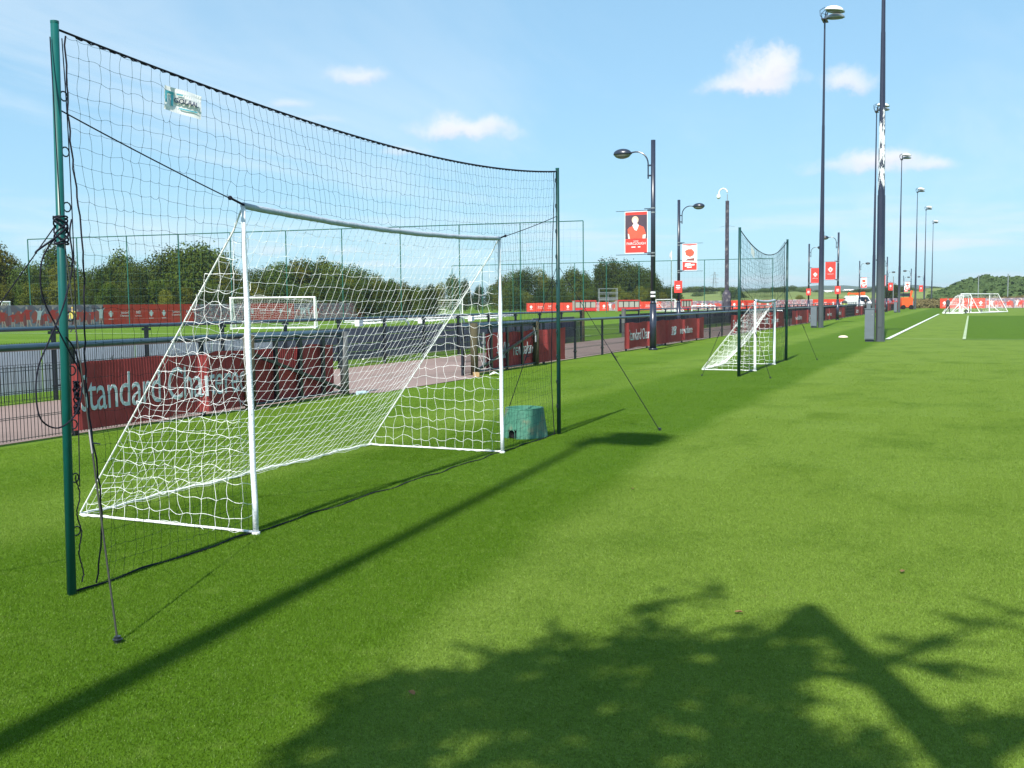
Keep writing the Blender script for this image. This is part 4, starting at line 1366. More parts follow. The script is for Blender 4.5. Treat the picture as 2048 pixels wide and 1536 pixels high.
# ------------------------------------------------------------------ advertising boards
SHIRTR = mat('red_shirt_print', (0.60, 0.07, 0.06), .6, .2); SHIRTW = mat('white_shirt_print', (0.66, 0.66, 0.68), .6, .2); FACEP = mat('skin_print', (0.62, 0.42, 0.36), .6, .2)
def board_run(label, pa, pb, Ha, Hb, plan, npan):
    A, B = pol(*pa), pol(*pb)
    t = thing('advertising_boards', label, 'hoarding', A)
    d = B - A; xd = d.normalized(); ang = math.atan2(d.y, d.x)
    n = npan; L = d.length / n
    cum = 0
    seq = []
    while len(seq) < n:
        for (k, c) in plan:
            seq += [k] * c
    seq = seq[:n]
    meshes = {}
    for i in range(n):
        H = Ha + (Hb - Ha) * (i + .5) / n
        k = seq[i]
        if k == 'gap': continue
        m_ = {'red': RED, 'crowd': CROWD, 'players': PHOTOBG}[k]
        c = d * ((i + .5) / n)
        mb = MB(); mb.box((0, 0, 0), (L - .03, .05, H - .12))
        o = mb.build('panel', m_, t, loc=(c.x, c.y, H / 2 + .06)); o.rotation_euler = (0, 0, ang)
        nrm = Vector((xd.y, -xd.x, 0))
        base = d * (i / n)
        MB().box((0, 0, 0), (.05, .07, H - .02)).build('frame_post', BLACKM, t, loc=(base.x - nrm.x * .03, base.y - nrm.y * .03, H / 2)).rotation_euler = (0, 0, ang)
        if k == 'players':
            for f_ in range(2):
                col_ = rnd.choice((SHIRTR, SHIRTR, SHIRTW)); s_ = rnd.uniform(.75, 1.05) * (H - .2) / 1.6
                x0 = L * (-.26 + .5 * f_) + rnd.uniform(-.1, .1); lean_ = rnd.uniform(-.25, .25)
                cc = c + nrm * .03 + Vector((0, 0, .16))
                P_ = lambda pts, o_: [cc + xd * (x0 + (x + lean_ * z) * s_) + Vector((0, 0, z * s_)) + nrm * o_ for x, z in pts]
                a1, a2 = rnd.uniform(.1, .5), rnd.uniform(-.2, .4)
                q = MB(); q.poly(P_([(-.17, .72), (.17, .72), (.22, 1.18), (.08, 1.26), (-.08, 1.26), (-.22, 1.18)], .002))
                q.poly(P_([(.18, 1.20), (.18, 1.06), (.42, .95 + a1), (.46, 1.03 + a1)], .004)); q.poly(P_([(-.46, 1.03 + a2), (-.42, .95 + a2), (-.18, 1.06), (-.18, 1.20)], .004))
                q.build('figure', col_, t)
                q = MB(); q.poly(P_([(-.18, .50), (-.02, .50), (.0, .60), (.02, .50), (.18, .50), (.17, .73), (-.17, .73)], .003)); q.build('figure', col_, t)
                q = MB(); q.poly(P_([(.09 * math.cos(a), 1.38 + .12 * math.sin(a)) for a in [w_ * math.pi / 4 for w_ in range(8)]], .004))
                q.poly(P_([(-.20, 0), (-.10, 0), (-.03, .50), (-.16, .50)], .003)); q.poly(P_([(.12, .05), (.24, .0), (.16, .50), (.03, .50)], .003))
                q.build('figure', FACEP, t)
        if k == 'red':
            q = MB()
            md = i % 4
            cc = c + nrm * .03 + Vector((0, 0, H * .56))
            if md in (0, 3):
                crest(q, cc, .62, xd)
                q.box(cc + Vector((0, 0, -.42)) + nrm * .004, (.52, .006, .05), rz=ang)
                q.build('emblem', WPRINT, t)
            elif md == 1:
                lettering('Standard', .26, WPRINT, t, cc + Vector((0, 0, .02)), xd, center=True)
                lettering('Chartered', .26, WPRINT, t, cc + Vector((0, 0, -.24)), xd, center=True)
            else:
                lettering('NB', .40, WPRINT, t, cc + Vector((0, 0, -.02)), xd, center=True, shear=.3, name='emblem')
                lettering('new balance', .15, WPRINT, t, cc + Vector((0, 0, -.24)), xd, center=True)
    return t


PLAN = [('players', 4), ('red', 6), ('crowd', 5), ('red', 5), ('players', 5), ('crowd', 5)]
board_run('long dark red and crowd-print hoarding along the left pitch, below the trees', (-60, 74.0), (728, 122.5), 1.80, 1.80,
          [('players', 8), ('red', 7), ('crowd', 5), ('red', 5), ('players', 3), ('crowd', 5), ('red', 3), ('players', 3)], 34)
board_run('red and white hoarding behind the dugouts, running to the boom lift', (1053, 172), (1738, 186), 1.55, 1.75,
          [('red', 5), ('crowd', 3), ('red', 1), ('players', 1), ('red', 5), ('crowd', 4), ('players', 4), ('red', 5), ('crowd', 5), ('red', 4), ('players', 5)], 40)
board_run('pale printed and red hoarding right of the boom lift, behind the street lamps', (1742, 186), (1826, 192), 1.75, 1.8, [('players', 5), ('red', 2)], 7)
board_run('red and player-print hoarding behind the movable white goals at the right', (1880, 158), (2200, 150), 1.62, 1.62, [('red', 5), ('players', 12)], 17)


# ------------------------------------------------------------------ simple frame goals on the other pitches
def frame_goal(label, pa, pb, H, D, base=True, wheels=0, group=None, r=.06, toprun=.0, netr=.006, cell=.35, top=None, cat='goal', name='football_goal', flip=False):
    A = Vector((pa[0], pa[1], 0)); B = Vector((pb[0], pb[1], 0))
    t = thing(name, label, cat, A, group=group)
    d = B - A; xd = d.normalized(); n = Vector((-xd.y, xd.x, 0))
    if flip: n = -n
    Z = Vector((0, 0, 1))
    for q in (Vector((0, 0, 0)), d):
        MB().tube([q, q + Z * H], r, 8).build('post', WHITE, t)
    MB().tube([-xd * r, d + xd * r], r, 8).build('crossbar', WHITE, t).location = (0, 0, H)
    bk = n * D; tp = n * toprun
    sd = MB()
    for q in (Vector((0, 0, 0)), d):
        sd.tube([q + Z * H, q + tp + Z * H, q + bk + Z * r], r * .6, 6)
        if base: sd.tube([q + Z * r, q + bk + Z * r], r * .8, 6)
        if wheels: sd.tube([q + Z * H * .5, q + bk * .55 + Z * r], r * .55, 6)
    if base: sd.tube([bk + Z * r, d + bk + Z * r], r * .8, 6)
    if base: sd.tube([Z * r, d + Z * r], r * .5, 6)
    sd.build('side_frame', WHITE, t)
    mb = MB()
    def back(u, v):
        p = d * u + (bk.lerp(tp, v)) + Z * (H * v)
        s = math.sin(math.pi * v) * math.sin(math.pi * u)
        return p - n * .25 * s * D * .4 - Z * .12 * s
    net_mesh(mb, back, max(3, int(d.length / cell)), max(3, int(math.hypot(H, D) / cell)), netr, None, slack=.05, seed=3, sub=1, jit=.02)
    for q in (Vector((0, 0, 0)), d):
        def sidep(u, v, q=q):
            return q + bk.lerp(tp, v) * u + Z * (H * v)
        net_mesh(mb, sidep, max(2, int(D / cell)), max(3, int(H / cell)), netr, None, slack=.05, seed=5, sub=1, jit=.02)
    mb.build('net', WHITENET, t)
    for k in range(wheels):
        c = d * ((k + .5) / wheels)
        w_ = MB(); w_.tube([c - n * .08 + Z * .17, c - n * .16 + Z * .17], .17, 14)
        wo = w_.build('wheel', BLACKP, t)
        MB().tube([c - n * .165 + Z * .17, c - n * .17 + Z * .17], .10, 10).build('hub', WHITE, wo)
    return t


def xy(px, dep):
    p = pol(px, dep); return (p.x, p.y)


frame_goal('full-size white goal on the left pitch, seen through the near goal', xy(461, 69), xy(629, 69.5), 2.12, 1.9, toprun=.9, r=.062, cell=.16, netr=.0035)
st_ = pol(654, 67)
frame_goal('white goal cut by the left edge of the picture, on the back pitch', xy(-130, 78), xy(19, 84), 2.1, 1.8, toprun=.8, r=.06, cell=.18, netr=.004)
frame_goal('pale training goal, left one of the small pair on the back pitch', xy(745, 155), xy(772, 158), 1.75, 1.6, r=.07, cell=.3, netr=.012)
frame_goal('pale training goal, right one of the small pair on the back pitch', xy(790, 160), xy(814, 156), 1.75, 1.6, r=.07, cell=.3, netr=.012)
frame_goal('wide white goal standing on the back pitch right of the small pair', xy(838, 148), xy(925, 150), 2.1, 1.6, r=.06, cell=.35, netr=.010)
frame_goal('tiny white goal in front of the wide goal on the back pitch', xy(871, 138), xy(890, 138), .85, .7, r=.045, cell=.3, netr=.008)
frame_goal('wide pale goal in front of the printed hoarding, left of the second lamp', xy(1312, 166), xy(1350, 160), 1.9, 1.6, r=.07, cell=.35, netr=.012)
frame_goal('low white goal behind the path fence, left of the camera pole', xy(1384, 140), xy(1430, 140), .95, .8, r=.06, cell=.3, netr=.008)
frame_goal('small white goal frame just visible in the gap by the far net', xy(1550, 66), xy(1566, 66), .95, .8, r=.03, cell=.3, netr=.005)
frame_goal('movable white goal on wheels at the right, its back sloping to the left', xy(1926, 108), xy(1942, 112), 1.95, 1.9, wheels=2, r=.05, cell=.42, netr=.0035, toprun=.55)
frame_goal('second movable white goal standing inside the left-facing one', xy(1919, 110), xy(1937, 114.5), 1.85, 1.7, wheels=1, r=.05, cell=.42, netr=.0035, toprun=.4)
frame_goal('widest movable white goal, its back sloping right, at the end of the inner line', xy(1922, 111.5), xy(1979, 118.5), 2.1, 2.0, wheels=2, r=.055, cell=.40, netr=.0035, toprun=.9, flip=True)


def folded_goal(label, y, L):
    t = thing('stored_goal', label, 'goal', (FX2 - .75, y, 0), group='rounded white goals stored behind the grey planks')
    MB().box((0, 0, 1.10), (.14, .20, .18)).build('corner_block', WHITE, t)
    f = MB()
    f.tube([(0, 0, 1.16), (0, L * .80, 1.16)] + [(0, L * .80 + .35 * math.sin(a), .81 + .35 * math.cos(a)) for a in [k * math.pi / 12 for k in range(1, 7)]] + [(0, L * .80 + .35, .05)], .035, 8)
    f.tube([(-.5, .1, 1.16), (-.5, L * .62, 1.16), (-.5, L * .75, 1.0), (-.5, L * .75, .05)], .03, 8)
    f.tube([(0, 0, 1.1), (0, 0, .05)], .035, 8)
    f.build('frame', WHITE, t, smooth=True)
    MB().tube([(.1, 0, .12), (.1, L, .12)], .035, 8).build('base_bar', WHITE, t)
    nt = MB(); net_mesh(nt, lambda u, v: (-.5 * v, L * .8 * u, 1.12 - .08 * math.sin(math.pi * u) * v), 14, 5, .006, None, .2, 4, 1)
    nt.build('net', WHITENET, t)


folded_goal('rounded white stored goal behind the grey planks, leftmost of three', 23.9, 3.0)
folded_goal('rounded white stored goal behind the grey planks, middle of three', 27.4, 3.2)
folded_goal('rounded white stored goal behind the grey planks, rightmost of three', 30.8, 4.2)


# ------------------------------------------------------------------ dugouts, scaffold, pylon, flagpole
def dugout(label, px0, px1, dep, zc=0.0):
    A, B = pol(px0, dep), pol(px1, dep + 1)
    t = thing('dugout', label, 'dugout', A, group='red team dugouts')
    d = B - A; t.rotation_euler = (0, 0, math.atan2(d.y, d.x)); L = d.length
    DR = mat('dugout_red', (0.55, 0.03, 0.03), .45, .4)
    f = MB()
    f.box((L / 2, 0, .45), (L, .06, .5)); f.box((L / 2, 0, 1.78), (L, .12, .12)); f.box((0, .0, .95), (.12, .12, 1.7)); f.box((L, 0, .95), (.12, .12, 1.7))
    f.box((L / 2, 1.2, .95), (L, .06, 1.7))
    f.build('frame', DR, t)
    for k in range(4):
        MB().box((L * (k + .5) / 4, .05, 1.22), (L / 4 - .14, .03, .95)).build('pane', GLASSY, t)
        if k: MB().box((L * k / 4, 0, 1.22), (.06, .08, 1.0)).build('mullion', BLACKM, t)
    s = MB(); s.box((-.01, .6, .95), (.05, 1.1, 1.7)); s.box((L + .01, .6, .95), (.05, 1.1, 1.7)); s.build('side_panel', GLASSY, t)
    MB().box((L / 2, .7, 1.88), (L + .1, 1.4, .06)).build('roof', DR, t)


dugout('red team dugout left of the scaffold tower, in front of the hoarding', 1150, 1192, 165)
dugout('red team dugout right of the scaffold tower, in front of the hoarding', 1236, 1280, 165)
dugout('pale red dugout just left of the second lamp post', 1362, 1384, 168)


def scaffold():
    A = pol(1199, 178); t = thing('scaffold_tower', 'grey filming scaffold platform above the red hoarding', 'scaffold', A)
    t.rotation_euler = (0, 0, YAW)
    W_ = 3.1; D_ = 2.0; top = 3.9
    for x in (0, W_):
        for y in (0, D_):
            MB().tube([(x, y, 0), (x, y, top)], .05, 6).build('standard', STEEL, t)
    r = MB()
    for z in (1.9, 2.35, 3.0, 3.25, top):
        for y in (0, D_): r.tube([(-.1, y, z), (W_ + .1, y, z)], .04, 6)
        for x in (0, W_): r.tube([(x, 0, z), (x, D_, z)], .04, 6)
    r.tube([(0, 0, .3), (W_, 0, 1.9)], .03, 6); r.tube([(W_, D_, .3), (0, D_, 1.9)], .03, 6)
    r.build('ledger', STEEL, t)
    MB().box((W_ / 2, D_ / 2, 2.12), (W_ + .2, D_, .16)).build('deck', STEEL, t)
    rl = MB(); rl.tube([(1.1, -.4, 0), (1.1, 0, 2.9)], .03, 5); rl.tube([(1.5, -.4, 0), (1.5, 0, 2.9)], .03, 5)
    for k in range(8): rl.tube([(1.1, -.37 + .05 * k, .3 + .33 * k), (1.5, -.37 + .05 * k, .3 + .33 * k)], .02, 5)
    rl.build('ladder', STEEL, t)


scaffold()


def pylon():
    A = pol(1429, 800); t = thing('pylon', 'distant lattice electricity pylon on the skyline left of the camera pole', 'pylon', A)
    H = 24; mb = MB()
    def w_(z): return 4.2 * (1 - z / H) ** .8 * .8 + .7
    lv = [0, 4, 8, 11, 14, 16.5, 19, 21, H]
    for a, b in zip(lv, lv[1:]):
        for sx in (-1, 1):
            for sy in (-1, 1):
                mb.tube([(sx * w_(a) / 2, sy * w_(a) / 2, a), (sx * w_(b) / 2, sy * w_(b) / 2, b)], .10, 4)
            mb.tube([(sx * w_(a) / 2, -w_(a) / 2, a), (-sx * w_(b) / 2, -w_(b) / 2, b)], .06, 4)
            mb.tube([(-w_(a) / 2, sx * w_(a) / 2, a), (-w_(b) / 2, -sx * w_(b) / 2, b)], .06, 4)
        mb.tube([(-w_(b) / 2, -w_(b) / 2, b), (w_(b) / 2, -w_(b) / 2, b)], .06, 4)
    mb.build('lattice', STEEL, t)
    ar = MB()
    for z in (15.5, 18.5, 21.5):
        ar.tube([(-3.4, 0, z), (0, 0, z + .8), (3.4, 0, z)], .08, 4); ar.tube([(-3.4, 0, z), (3.4, 0, z)], .07, 4)
    ar.build('cross_arm', STEEL, t)


pylon()
fp = pol(1343, 190)
t = thing('flagpole', 'white flagpole with a limp pale flag, left of the second lamp post', 'flagpole', fp)
MB().tube([(0, 0, 0), (0, 0, 10.9)], [.13, .06], 10).build('pole', WHITE, t)
MB().add([(0, 0, 10.8), (-.35, .1, 10.5), (-.45, .0, 9.9), (-.30, .1, 9.4), (-.1, 0, 9.7), (0, .02, 9.2)], [(0, 1, 2, 3, 4, 5)]).build('flag', mat('flag_cloth', (.45, .45, .47), .8), t)
for (px, dep, h, lb) in ((1956, 210, 4.6, 'slim grey column in front of the wooded hill, left of two'), (2015, 200, 4.6, 'pale timber pole in front of the wooded hill, right of two'), (1786, 230, 5, 'thin grey column behind the lamp banners')):
    p = pol(px, dep); t = thing('column', lb, 'pole', p)
    MB().tube([(0, 0, 0), (0, 0, h + 1.6)], .09, 6).build('shaft', STEEL, t); MB().box((0, 0, h + 1.62), (.3, .3, .08)).build('cap', STEEL, t)


# ------------------------------------------------------------------ vehicles far along the path
def boom_lift():
    A = pol(1713, 150); t = thing('boom_lift', 'orange boom lift parked behind the red hoarding beside the white van', 'boom lift', A); t.rotation_euler = (0, 0, YAW)
    MB().box((-.3, .2, 1.15), (1.9, 1.3, .7)).build('chassis', ORANGE, t)
    for x in (-1.0, .5): MB().tube([(x, -.5, .42), (x, -.2, .42)], .42, 14).build('wheel', BLACKP, t)
    b = MB(); b.bar((.9, 0, 1.3), (1.0, 0, 2.45), .25, .3); b.bar((1.0, 0, 2.5), (-1.3, 0, 2.45), .16, .20); b.bar((.9, 0, 2.1), (-1.2, 0, 2.62), .12, .12)
    b.bar((-1.3, 0, 2.45), (-.9, 0, 1.7), .12, .14)
    b.build('boom', ORANGE, t)
    MB().box((.95, 0, 2.3), (.45, .4, .8)).build('turret', ORANGE, t)
    B = pol(1811, 160); u = thing('boom_lift', 'second orange machine with a dark cage, right of the white van', 'boom lift', B); u.rotation_euler = (0, 0, YAW)
    MB().box((0, 0, 1.1), (1.7, 1.4, 1.5)).build('body', ORANGE, u); MB().box((-.1, 0, 2.25), (1.2, 1.0, .5)).build('cage', BLACKM, u)
    MB().bar((.6, 0, 1.6), (.95, 0, 2.9), .2, .3).build('boom', ORANGE, u)
    for x in (-.6, .6): MB().tube([(x, -.85, .35), (x, -.6, .35)], .35, 12).build('wheel', BLACKP, u)


boom_lift()


def van():
    A = pol(1735, 142); t = thing('white_van', 'white van facing the camera between the boom lift and the mast', 'van', A); t.rotation_euler = (0, 0, YAW + .3)
    mb = MB(); W_ = 1.7
    pr = [(0, .35), (0, 1.0), (.35, 1.25), (1.0, 1.95), (1.5, 2.15), (3.9, 2.15), (4.2, 1.9), (4.2, .35)]
    n = len(pr)
    mb.add([(-W_ / 2, y, z) for y, z in pr] + [(W_ / 2, y, z) for y, z in pr], [tuple(range(n)), tuple(reversed(range(n, 2 * n)))] + [(i, i + n, (i + 1) % n + n, (i + 1) % n) for i in range(n)])
    mb.build('body', WHITE, t)
    ws = MB(); ws.add([(-.72, .40, 1.32), (.72, .40, 1.32), (.66, .96, 1.93), (-.66, .96, 1.93)], [(0, 1, 2, 3)])
    for v in range(4): ws.v[v] = (ws.v[v][0], ws.v[v][1] - .02, ws.v[v][2] + .02)
    ws.build('windscreen', mat('dark_glass', (.02, .025, .03), .08, .8), t)
    for x in (-.8, .8):
        for y in (.8, 3.4): MB().tube([(x - .1, y, .34), (x + .1, y, .34)], .34, 14).build('wheel', BLACKP, t)
    MB().box((0, -.03, .5), (1.6, .08, .22)).build('bumper', BLACKM, t)
    for x in (-.62, .62): MB().box((x, -.02, .85), (.3, .06, .16)).build('headlight', GLASSY, t)


van()
for (px, dep, lb) in ((1270, 700, 0), (1640, 650, 'long white shed roof among the trees left of the tall mast'), (1697, 720, 'small white building on the skyline right of the crest lamp')):
    if not lb: continue
    p = pol(px, dep); t = thing('shed', lb, 'building', (p.x, p.y, 0)); t.rotation_euler = (0, 0, YAW)
    L = 16 if px == 1640 else 6
    zt = pol(px, dep, 585 if px == 1640 else 582).z
    MB().box((0, 0, zt / 2), (L, 8, zt)).build('wall', mat('shed_wall', (.55, .56, .58), .7), t)
    rf = MB(); rf.add([(-L / 2 - .3, -4.3, zt), (L / 2 + .3, -4.3, zt), (L / 2 + .3, 0, zt + 1.2), (-L / 2 - .3, 0, zt + 1.2), (-L / 2 - .3, 4.3, zt), (L / 2 + .3, 4.3, zt)], [(0, 1, 2, 3), (3, 2, 5, 4), (0, 3, 4), (1, 5, 2)])
    rf.build('roof', WPRINT, t)


# ------------------------------------------------------------------ people
def person_mat(name, bands):
    ma = bpy.data.materials.new(name); ma.use_nodes = True
    t = NT(ma.node_tree); bs = t.n['Principled BSDF']
    g = t.new('ShaderNodeTexCoord').outputs['Object']; s = t.new('ShaderNodeSeparateXYZ'); t.l.new(g, s.inputs[0])
    c = rgba(bands[0][1])
    for z, cc in bands[1:]:
        c = t.mix(t.m('GREATER_THAN', s.outputs[2], z), c, rgba(cc))
    t.l.new(c, bs.inputs['Base Color']); bs.inputs['Roughness'].default_value = .8
    return ma


def person(label, loc, rz, bands, hair, stride=.22, H=1.78):
    t = thing('person', label, 'person', loc, rz)
    s = H / 1.78
    J = {'pel': (0, 0, .95, .125), 'wa': (0, 0, 1.10, .115), 'ch': (0, .01, 1.32, .145), 'nk': (0, .0, 1.49, .06), 'hd': (0, .02, 1.60, .085), 'tp': (0, .02, 1.71, .075)}
    for sd, k in ((-1, 'l'), (1, 'r')):
        st = stride * sd
        J.update({k + 'hip': (.09 * sd, 0, .90, .095), k + 'kn': (.10 * sd, st * .55 + .04, .49, .062), k + 'an': (.10 * sd, st, .10, .045), k + 'to': (.11 * sd, st + .17, .035, .038),
                  k + 'sh': (.19 * sd, 0, 1.42, .06), k + 'el': (.25 * sd, -st * .35, 1.13, .043), k + 'wr': (.25 * sd, -st * .5 + .10, .90, .030), k + 'ha': (.25 * sd, -st * .5 + .13, .80, .036)})
    E_ = [('pel', 'wa'), ('wa', 'ch'), ('ch', 'nk'), ('nk', 'hd'), ('hd', 'tp')]
    for k in 'lr': E_ += [('pel', k + 'hip'), (k + 'hip', k + 'kn'), (k + 'kn', k + 'an'), (k + 'an', k + 'to'), ('ch', k + 'sh'), (k + 'sh', k + 'el'), (k + 'el', k + 'wr'), (k + 'wr', k + 'ha')]
    ks = list(J); me = bpy.data.meshes.new('body')
    me.from_pydata([tuple(c * s for c in J[k][:3]) for k in ks], [(ks.index(a), ks.index(b)) for a, b in E_], [])
    me.materials.append(person_mat('clothing', [(z * s, c) for z, c in bands]))
    o = obj('body', me, t)
    sk = o.modifiers.new('skin', 'SKIN'); o.modifiers.new('sub', 'SUBSURF').levels = 1
    for i, k in enumerate(ks):
        v = me.skin_vertices[0].data[i]; v.radius = (J[k][3] * s,) * 2; v.use_root = (k == 'pel')
    o.modifiers['sub'].render_levels = 2
    MB().ell((0, -.005 * s, 1.67 * s), (.095 * s, .11 * s, .10 * s), 12, 6, -.1, 1).build('hair', hair, t, smooth=True)
    fn = MB(); fn.ell((0, .105 * s, 1.60 * s), (.014, .02, .02), 6, 4); fn.build('nose', SKIN, t)
    return t


HAIRD = mat('dark_hair', (.03, .022, .018), .8)
DARKC, SK, = (.03, .032, .04), (.45, .27, .20)
p = pol(1896, 109); person('person in dark grey jacket and black trousers walking beside the movable goals', p, R(150), [(0, (.02, .02, .02)), (.92, (.06, .065, .075)), (1.50, SK)], HAIRD, .25, 1.75)
p = pol(145, 66); person('person in a yellow top on the left pitch behind the near net pole', p, R(200), [(0, (.04, .04, .05)), (.95, (.45, .38, .08)), (1.50, SK)], mat('yellow_cap', (.55, .40, .06), .8), .12, 1.65)
p = pol(1689, 100); person('person in a dark coat and hi-vis trim behind the far path fence', p, R(170), [(0, (.02, .02, .03)), (.95, (.04, .05, .05)), (1.12, (.45, .60, .10)), (1.20, (.04, .05, .05)), (1.50, SK)], HAIRD, .1, 1.8)
p = pol(1731, 128); person('person in black clothing beside the white van', p, R(190), [(0, (.02, .02, .02)), (1.50, SK)], HAIRD, .1, 1.7)

# ------------------------------------------------------------------ small things on the grass
t = thing('marker_disc', 'upturned pale cream marker disc lying on the grass left of the nearest mast', 'marker', (-4.86, 44.9, 0))
MB().ell((0, 0, .03), (.20, .17, .08), 16, 6, -.2, 1).build('shell', mat('cream_plastic', (.75, .62, .50), .6), t, smooth=True)
t = thing('timber_block', 'cut block of timber lying at the foot of the right gate leaf', 'timber block', (-9.85, 20.1, 0), rz=R(30))
MB().box((0, 0, .045), (.12, .34, .09)).build('block', WOOD, t)
t = thing('litter', 'crushed pale blue plastic bottle by the path edge below the left gate leaf', 'litter', (-9.85, 15.5, 0), rz=R(70))
BOT = mat('pale_blue_plastic', (.45, .60, .68), .25, .5)
MB().tube([(-.12, 0, .035), (.06, .01, .035), (.10, .01, .035), (.14, .01, .035)], [.035, .033, .015, .014], 8).build('bottle', BOT, t)
t = thing('litter', 'scrap of white plastic on the grass beside the timber block', 'litter', (-9.7, 20.45, 0))
MB().add([(0, 0, .02), (.14, .03, .06), (.20, .14, .02), (.08, .20, .07), (-.04, .12, .03), (.07, .09, .09)], [(0, 1, 5), (1, 2, 5), (2, 3, 5), (3, 4, 5), (4, 0, 5)]).build('film', WPRINT, t)


for k, (x, y, lb) in enumerate(((-1.05, 5.15, 'small orange brown fallen leaf just above the leafy shadow, left'), (-.33, 6.3, 'small brown fallen leaf right of centre on the lit grass'), (-2.05, 3.55, 'pale dry leaf lying inside the leafy shadow'), (-4.9, 3.5, 'dry leaf on the grass at the lower left'), (-2.6, 8.3, 'brown fallen leaf beyond the long mast shadow'))):
    t = thing('fallen_leaf', lb, 'leaf', (x, y, .014), rz=k * 1.3, group='fallen leaves')
    MB().add([(-.022, 0, 0), (-.008, .013, .006), (.012, .011, .008), (.026, 0, .003), (.012, -.012, .009), (-.008, -.013, .004), (0, 0, -.002)], [(0, 6, 1), (1, 6, 2), (2, 6, 3), (3, 6, 4), (4, 6, 5), (5, 6, 0)]).build('blade', mat('dry_leaf', (.17, .10, .045), .8, .2), t)

# ------------------------------------------------------------------ trees
def crown_mesh(name, seed, H, Rr, nleaf, leaf, material, lobes=9, low=.12):
    rr = random.Random(seed); mb = MB(); L = []
    for k in range(lobes):
        a = rr.random() * 6.283; q = rr.uniform(.15, .62) * Rr
        z = H * rr.uniform(low + .18, .80); s = 1 - abs(z / H - .45) * .7
        L.append((Vector((math.cos(a) * q * s, math.sin(a) * q * s, z)), rr.uniform(.34, .56) * Rr, rr.uniform(.13, .22) * H))
    L.append((Vector((rr.uniform(-.1, .1) * Rr, 0, H * .78)), .40 * Rr, H * .21)); L.append((Vector((0, 0, H * .45)), .70 * Rr, H * .34))
    L.append((Vector((0, 0, H * .22)), .78 * Rr, H * .22))
    tot = sum(r * r for _, r, _ in L)
    for c, r, h in L:
        for _ in range(int(nleaf * r * r / tot)):
            while True:
                d = Vector((rr.gauss(0, 1), rr.gauss(0, 1), rr.gauss(0, 1)))
                if d.length > .01: break
            d.normalize()
            q = rr.uniform(.70, 1.06) if rr.random() < .86 else rr.uniform(1.0, 1.32)
            q *= 1 + .22 * mnoise.noise(c * 1.7 + d * 2.6)
            p = c + Vector((d.x * r, d.y * r, d.z * h)) * q
            if p.z < H * low * .3: continue
            nrm = (d + Vector((rr.gauss(0, .5), rr.gauss(0, .5), rr.gauss(0, .5)))).normalized()
            u = nrm.orthogonal().normalized(); v = nrm.cross(u); a = rr.random() * 6.283
            u, v = u * math.cos(a) + v * math.sin(a), v * math.cos(a) - u * math.sin(a)
            s = leaf * rr.uniform(.6, 1.3)
            mb.add([p - u * s * .5, p + v * s * .32, p + u * s * .6, p - v * s * .32], [(0, 1, 2, 3)])
    return mb.mesh(name, material)


def trunk_mesh(H, r, seed):
    rr = random.Random(seed); mb = MB()
    mb.tube([(0, 0, 0), (.05 * H * rr.uniform(-.3, .3), 0, H * .3), (0, .03 * H, H * .7)], [r, r * .75, r * .25], 8)
    for k in range(5):
        a = rr.random() * 6.28; z = H * rr.uniform(.25, .5)
        mb.tube([(0, 0, z), (math.cos(a) * H * .16, math.sin(a) * H * .16, z + H * .18)], [r * .4, r * .12], 5)
    return mb.mesh('trunk', BARK)


CR = []
for k, m_ in enumerate((LEAF, LEAFG, LEAF, LEAFY, LEAFG, LEAFB)):
    CR.append(crown_mesh('crown', 100 + k, 8.0, (3.3, 3.5, 2.5, 3.1, 3.7, 3.2)[k], 7500, .27, m_, (11, 13, 9, 12, 15, 12)[k]))
TK = trunk_mesh(8.0, .22, 5)
CROWN_CORE = None


def tree(px, dep, top_py, kind, wfac, label, group, z0=0.0):
    p = pol(px, dep); top = pol(px, dep, top_py).z
    H = top - z0
    t = thing('tree', label, 'tree', (p.x, p.y, z0), rz=rnd.random() * 6.28, group=group)
    t.scale = (wfac * H / 8, wfac * H / 8, H / 7.7)
    obj('crown', CR[kind], t); obj('trunk', TK, t)
    return t


# skyline of the left tree belt: (bearing, top)
SKY = [(-40, 500, 1), (-5, 490, 3), (22, 535, 0), (48, 532, 1), (75, 525, 0), (112, 488, 2), (98, 545, 3), (135, 515, 3), (160, 542, 1), (190, 538, 4), (218, 528, 0), (243, 503, 2), (268, 530, 1), (290, 522, 4), (318, 535, 1),
       (352, 497, 4), (378, 488, 0), (402, 490, 4), (430, 505, 1), (455, 522, 3), (482, 545, 0), (508, 542, 1), (540, 532, 4), (565, 528, 1), (592, 523, 3), (618, 520, 0), (648, 517, 2), (672, 528, 1), (700, 532, 4),
       (728, 543, 1), (755, 552, 3), (782, 560, 0), (808, 566, 3), (834, 572, 0), (858, 574, 1), (880, 568, 3), (906, 552, 2), (930, 560, 2), (958, 572, 0), (984, 572, 1),
       (1006, 556, 3), (1030, 546, 1), (1056, 538, 4), (1084, 542, 3), (1104, 556, 0), (1124, 556, 2), (1146, 536, 0), (1168, 545, 2), (1190, 558, 1), (1206, 522, 2), (1226, 519, 2), (1250, 524, 4), (1276, 534, 4), (1298, 545, 1), (1290, 570, 2),
       (1318, 566, 2), (1338, 572, 0), (1356, 584, 2)]
rnd2 = random.Random(3)


def zone(px):
    for lim, t_ in ((66, 'left of the green ball stop fence, above the left hoarding'), (262, 'above the left hoarding, between the first and third green fence posts'), (468, 'above the left hoarding, between the third and fifth green fence posts'), (690, 'above the full-size goal on the left pitch'), (860, 'right of the full-size goal, where the tree belt gets lower'),
                    (1000, 'in the low belt seen past the near goal net'), (1116, 'above the left end of the red hoarding'), (1200, 'above the left dugout'), (1262, 'beside and behind the scaffold tower')):
        if px < lim: return t_
    return 'behind the right dugout and nearest street lamp'

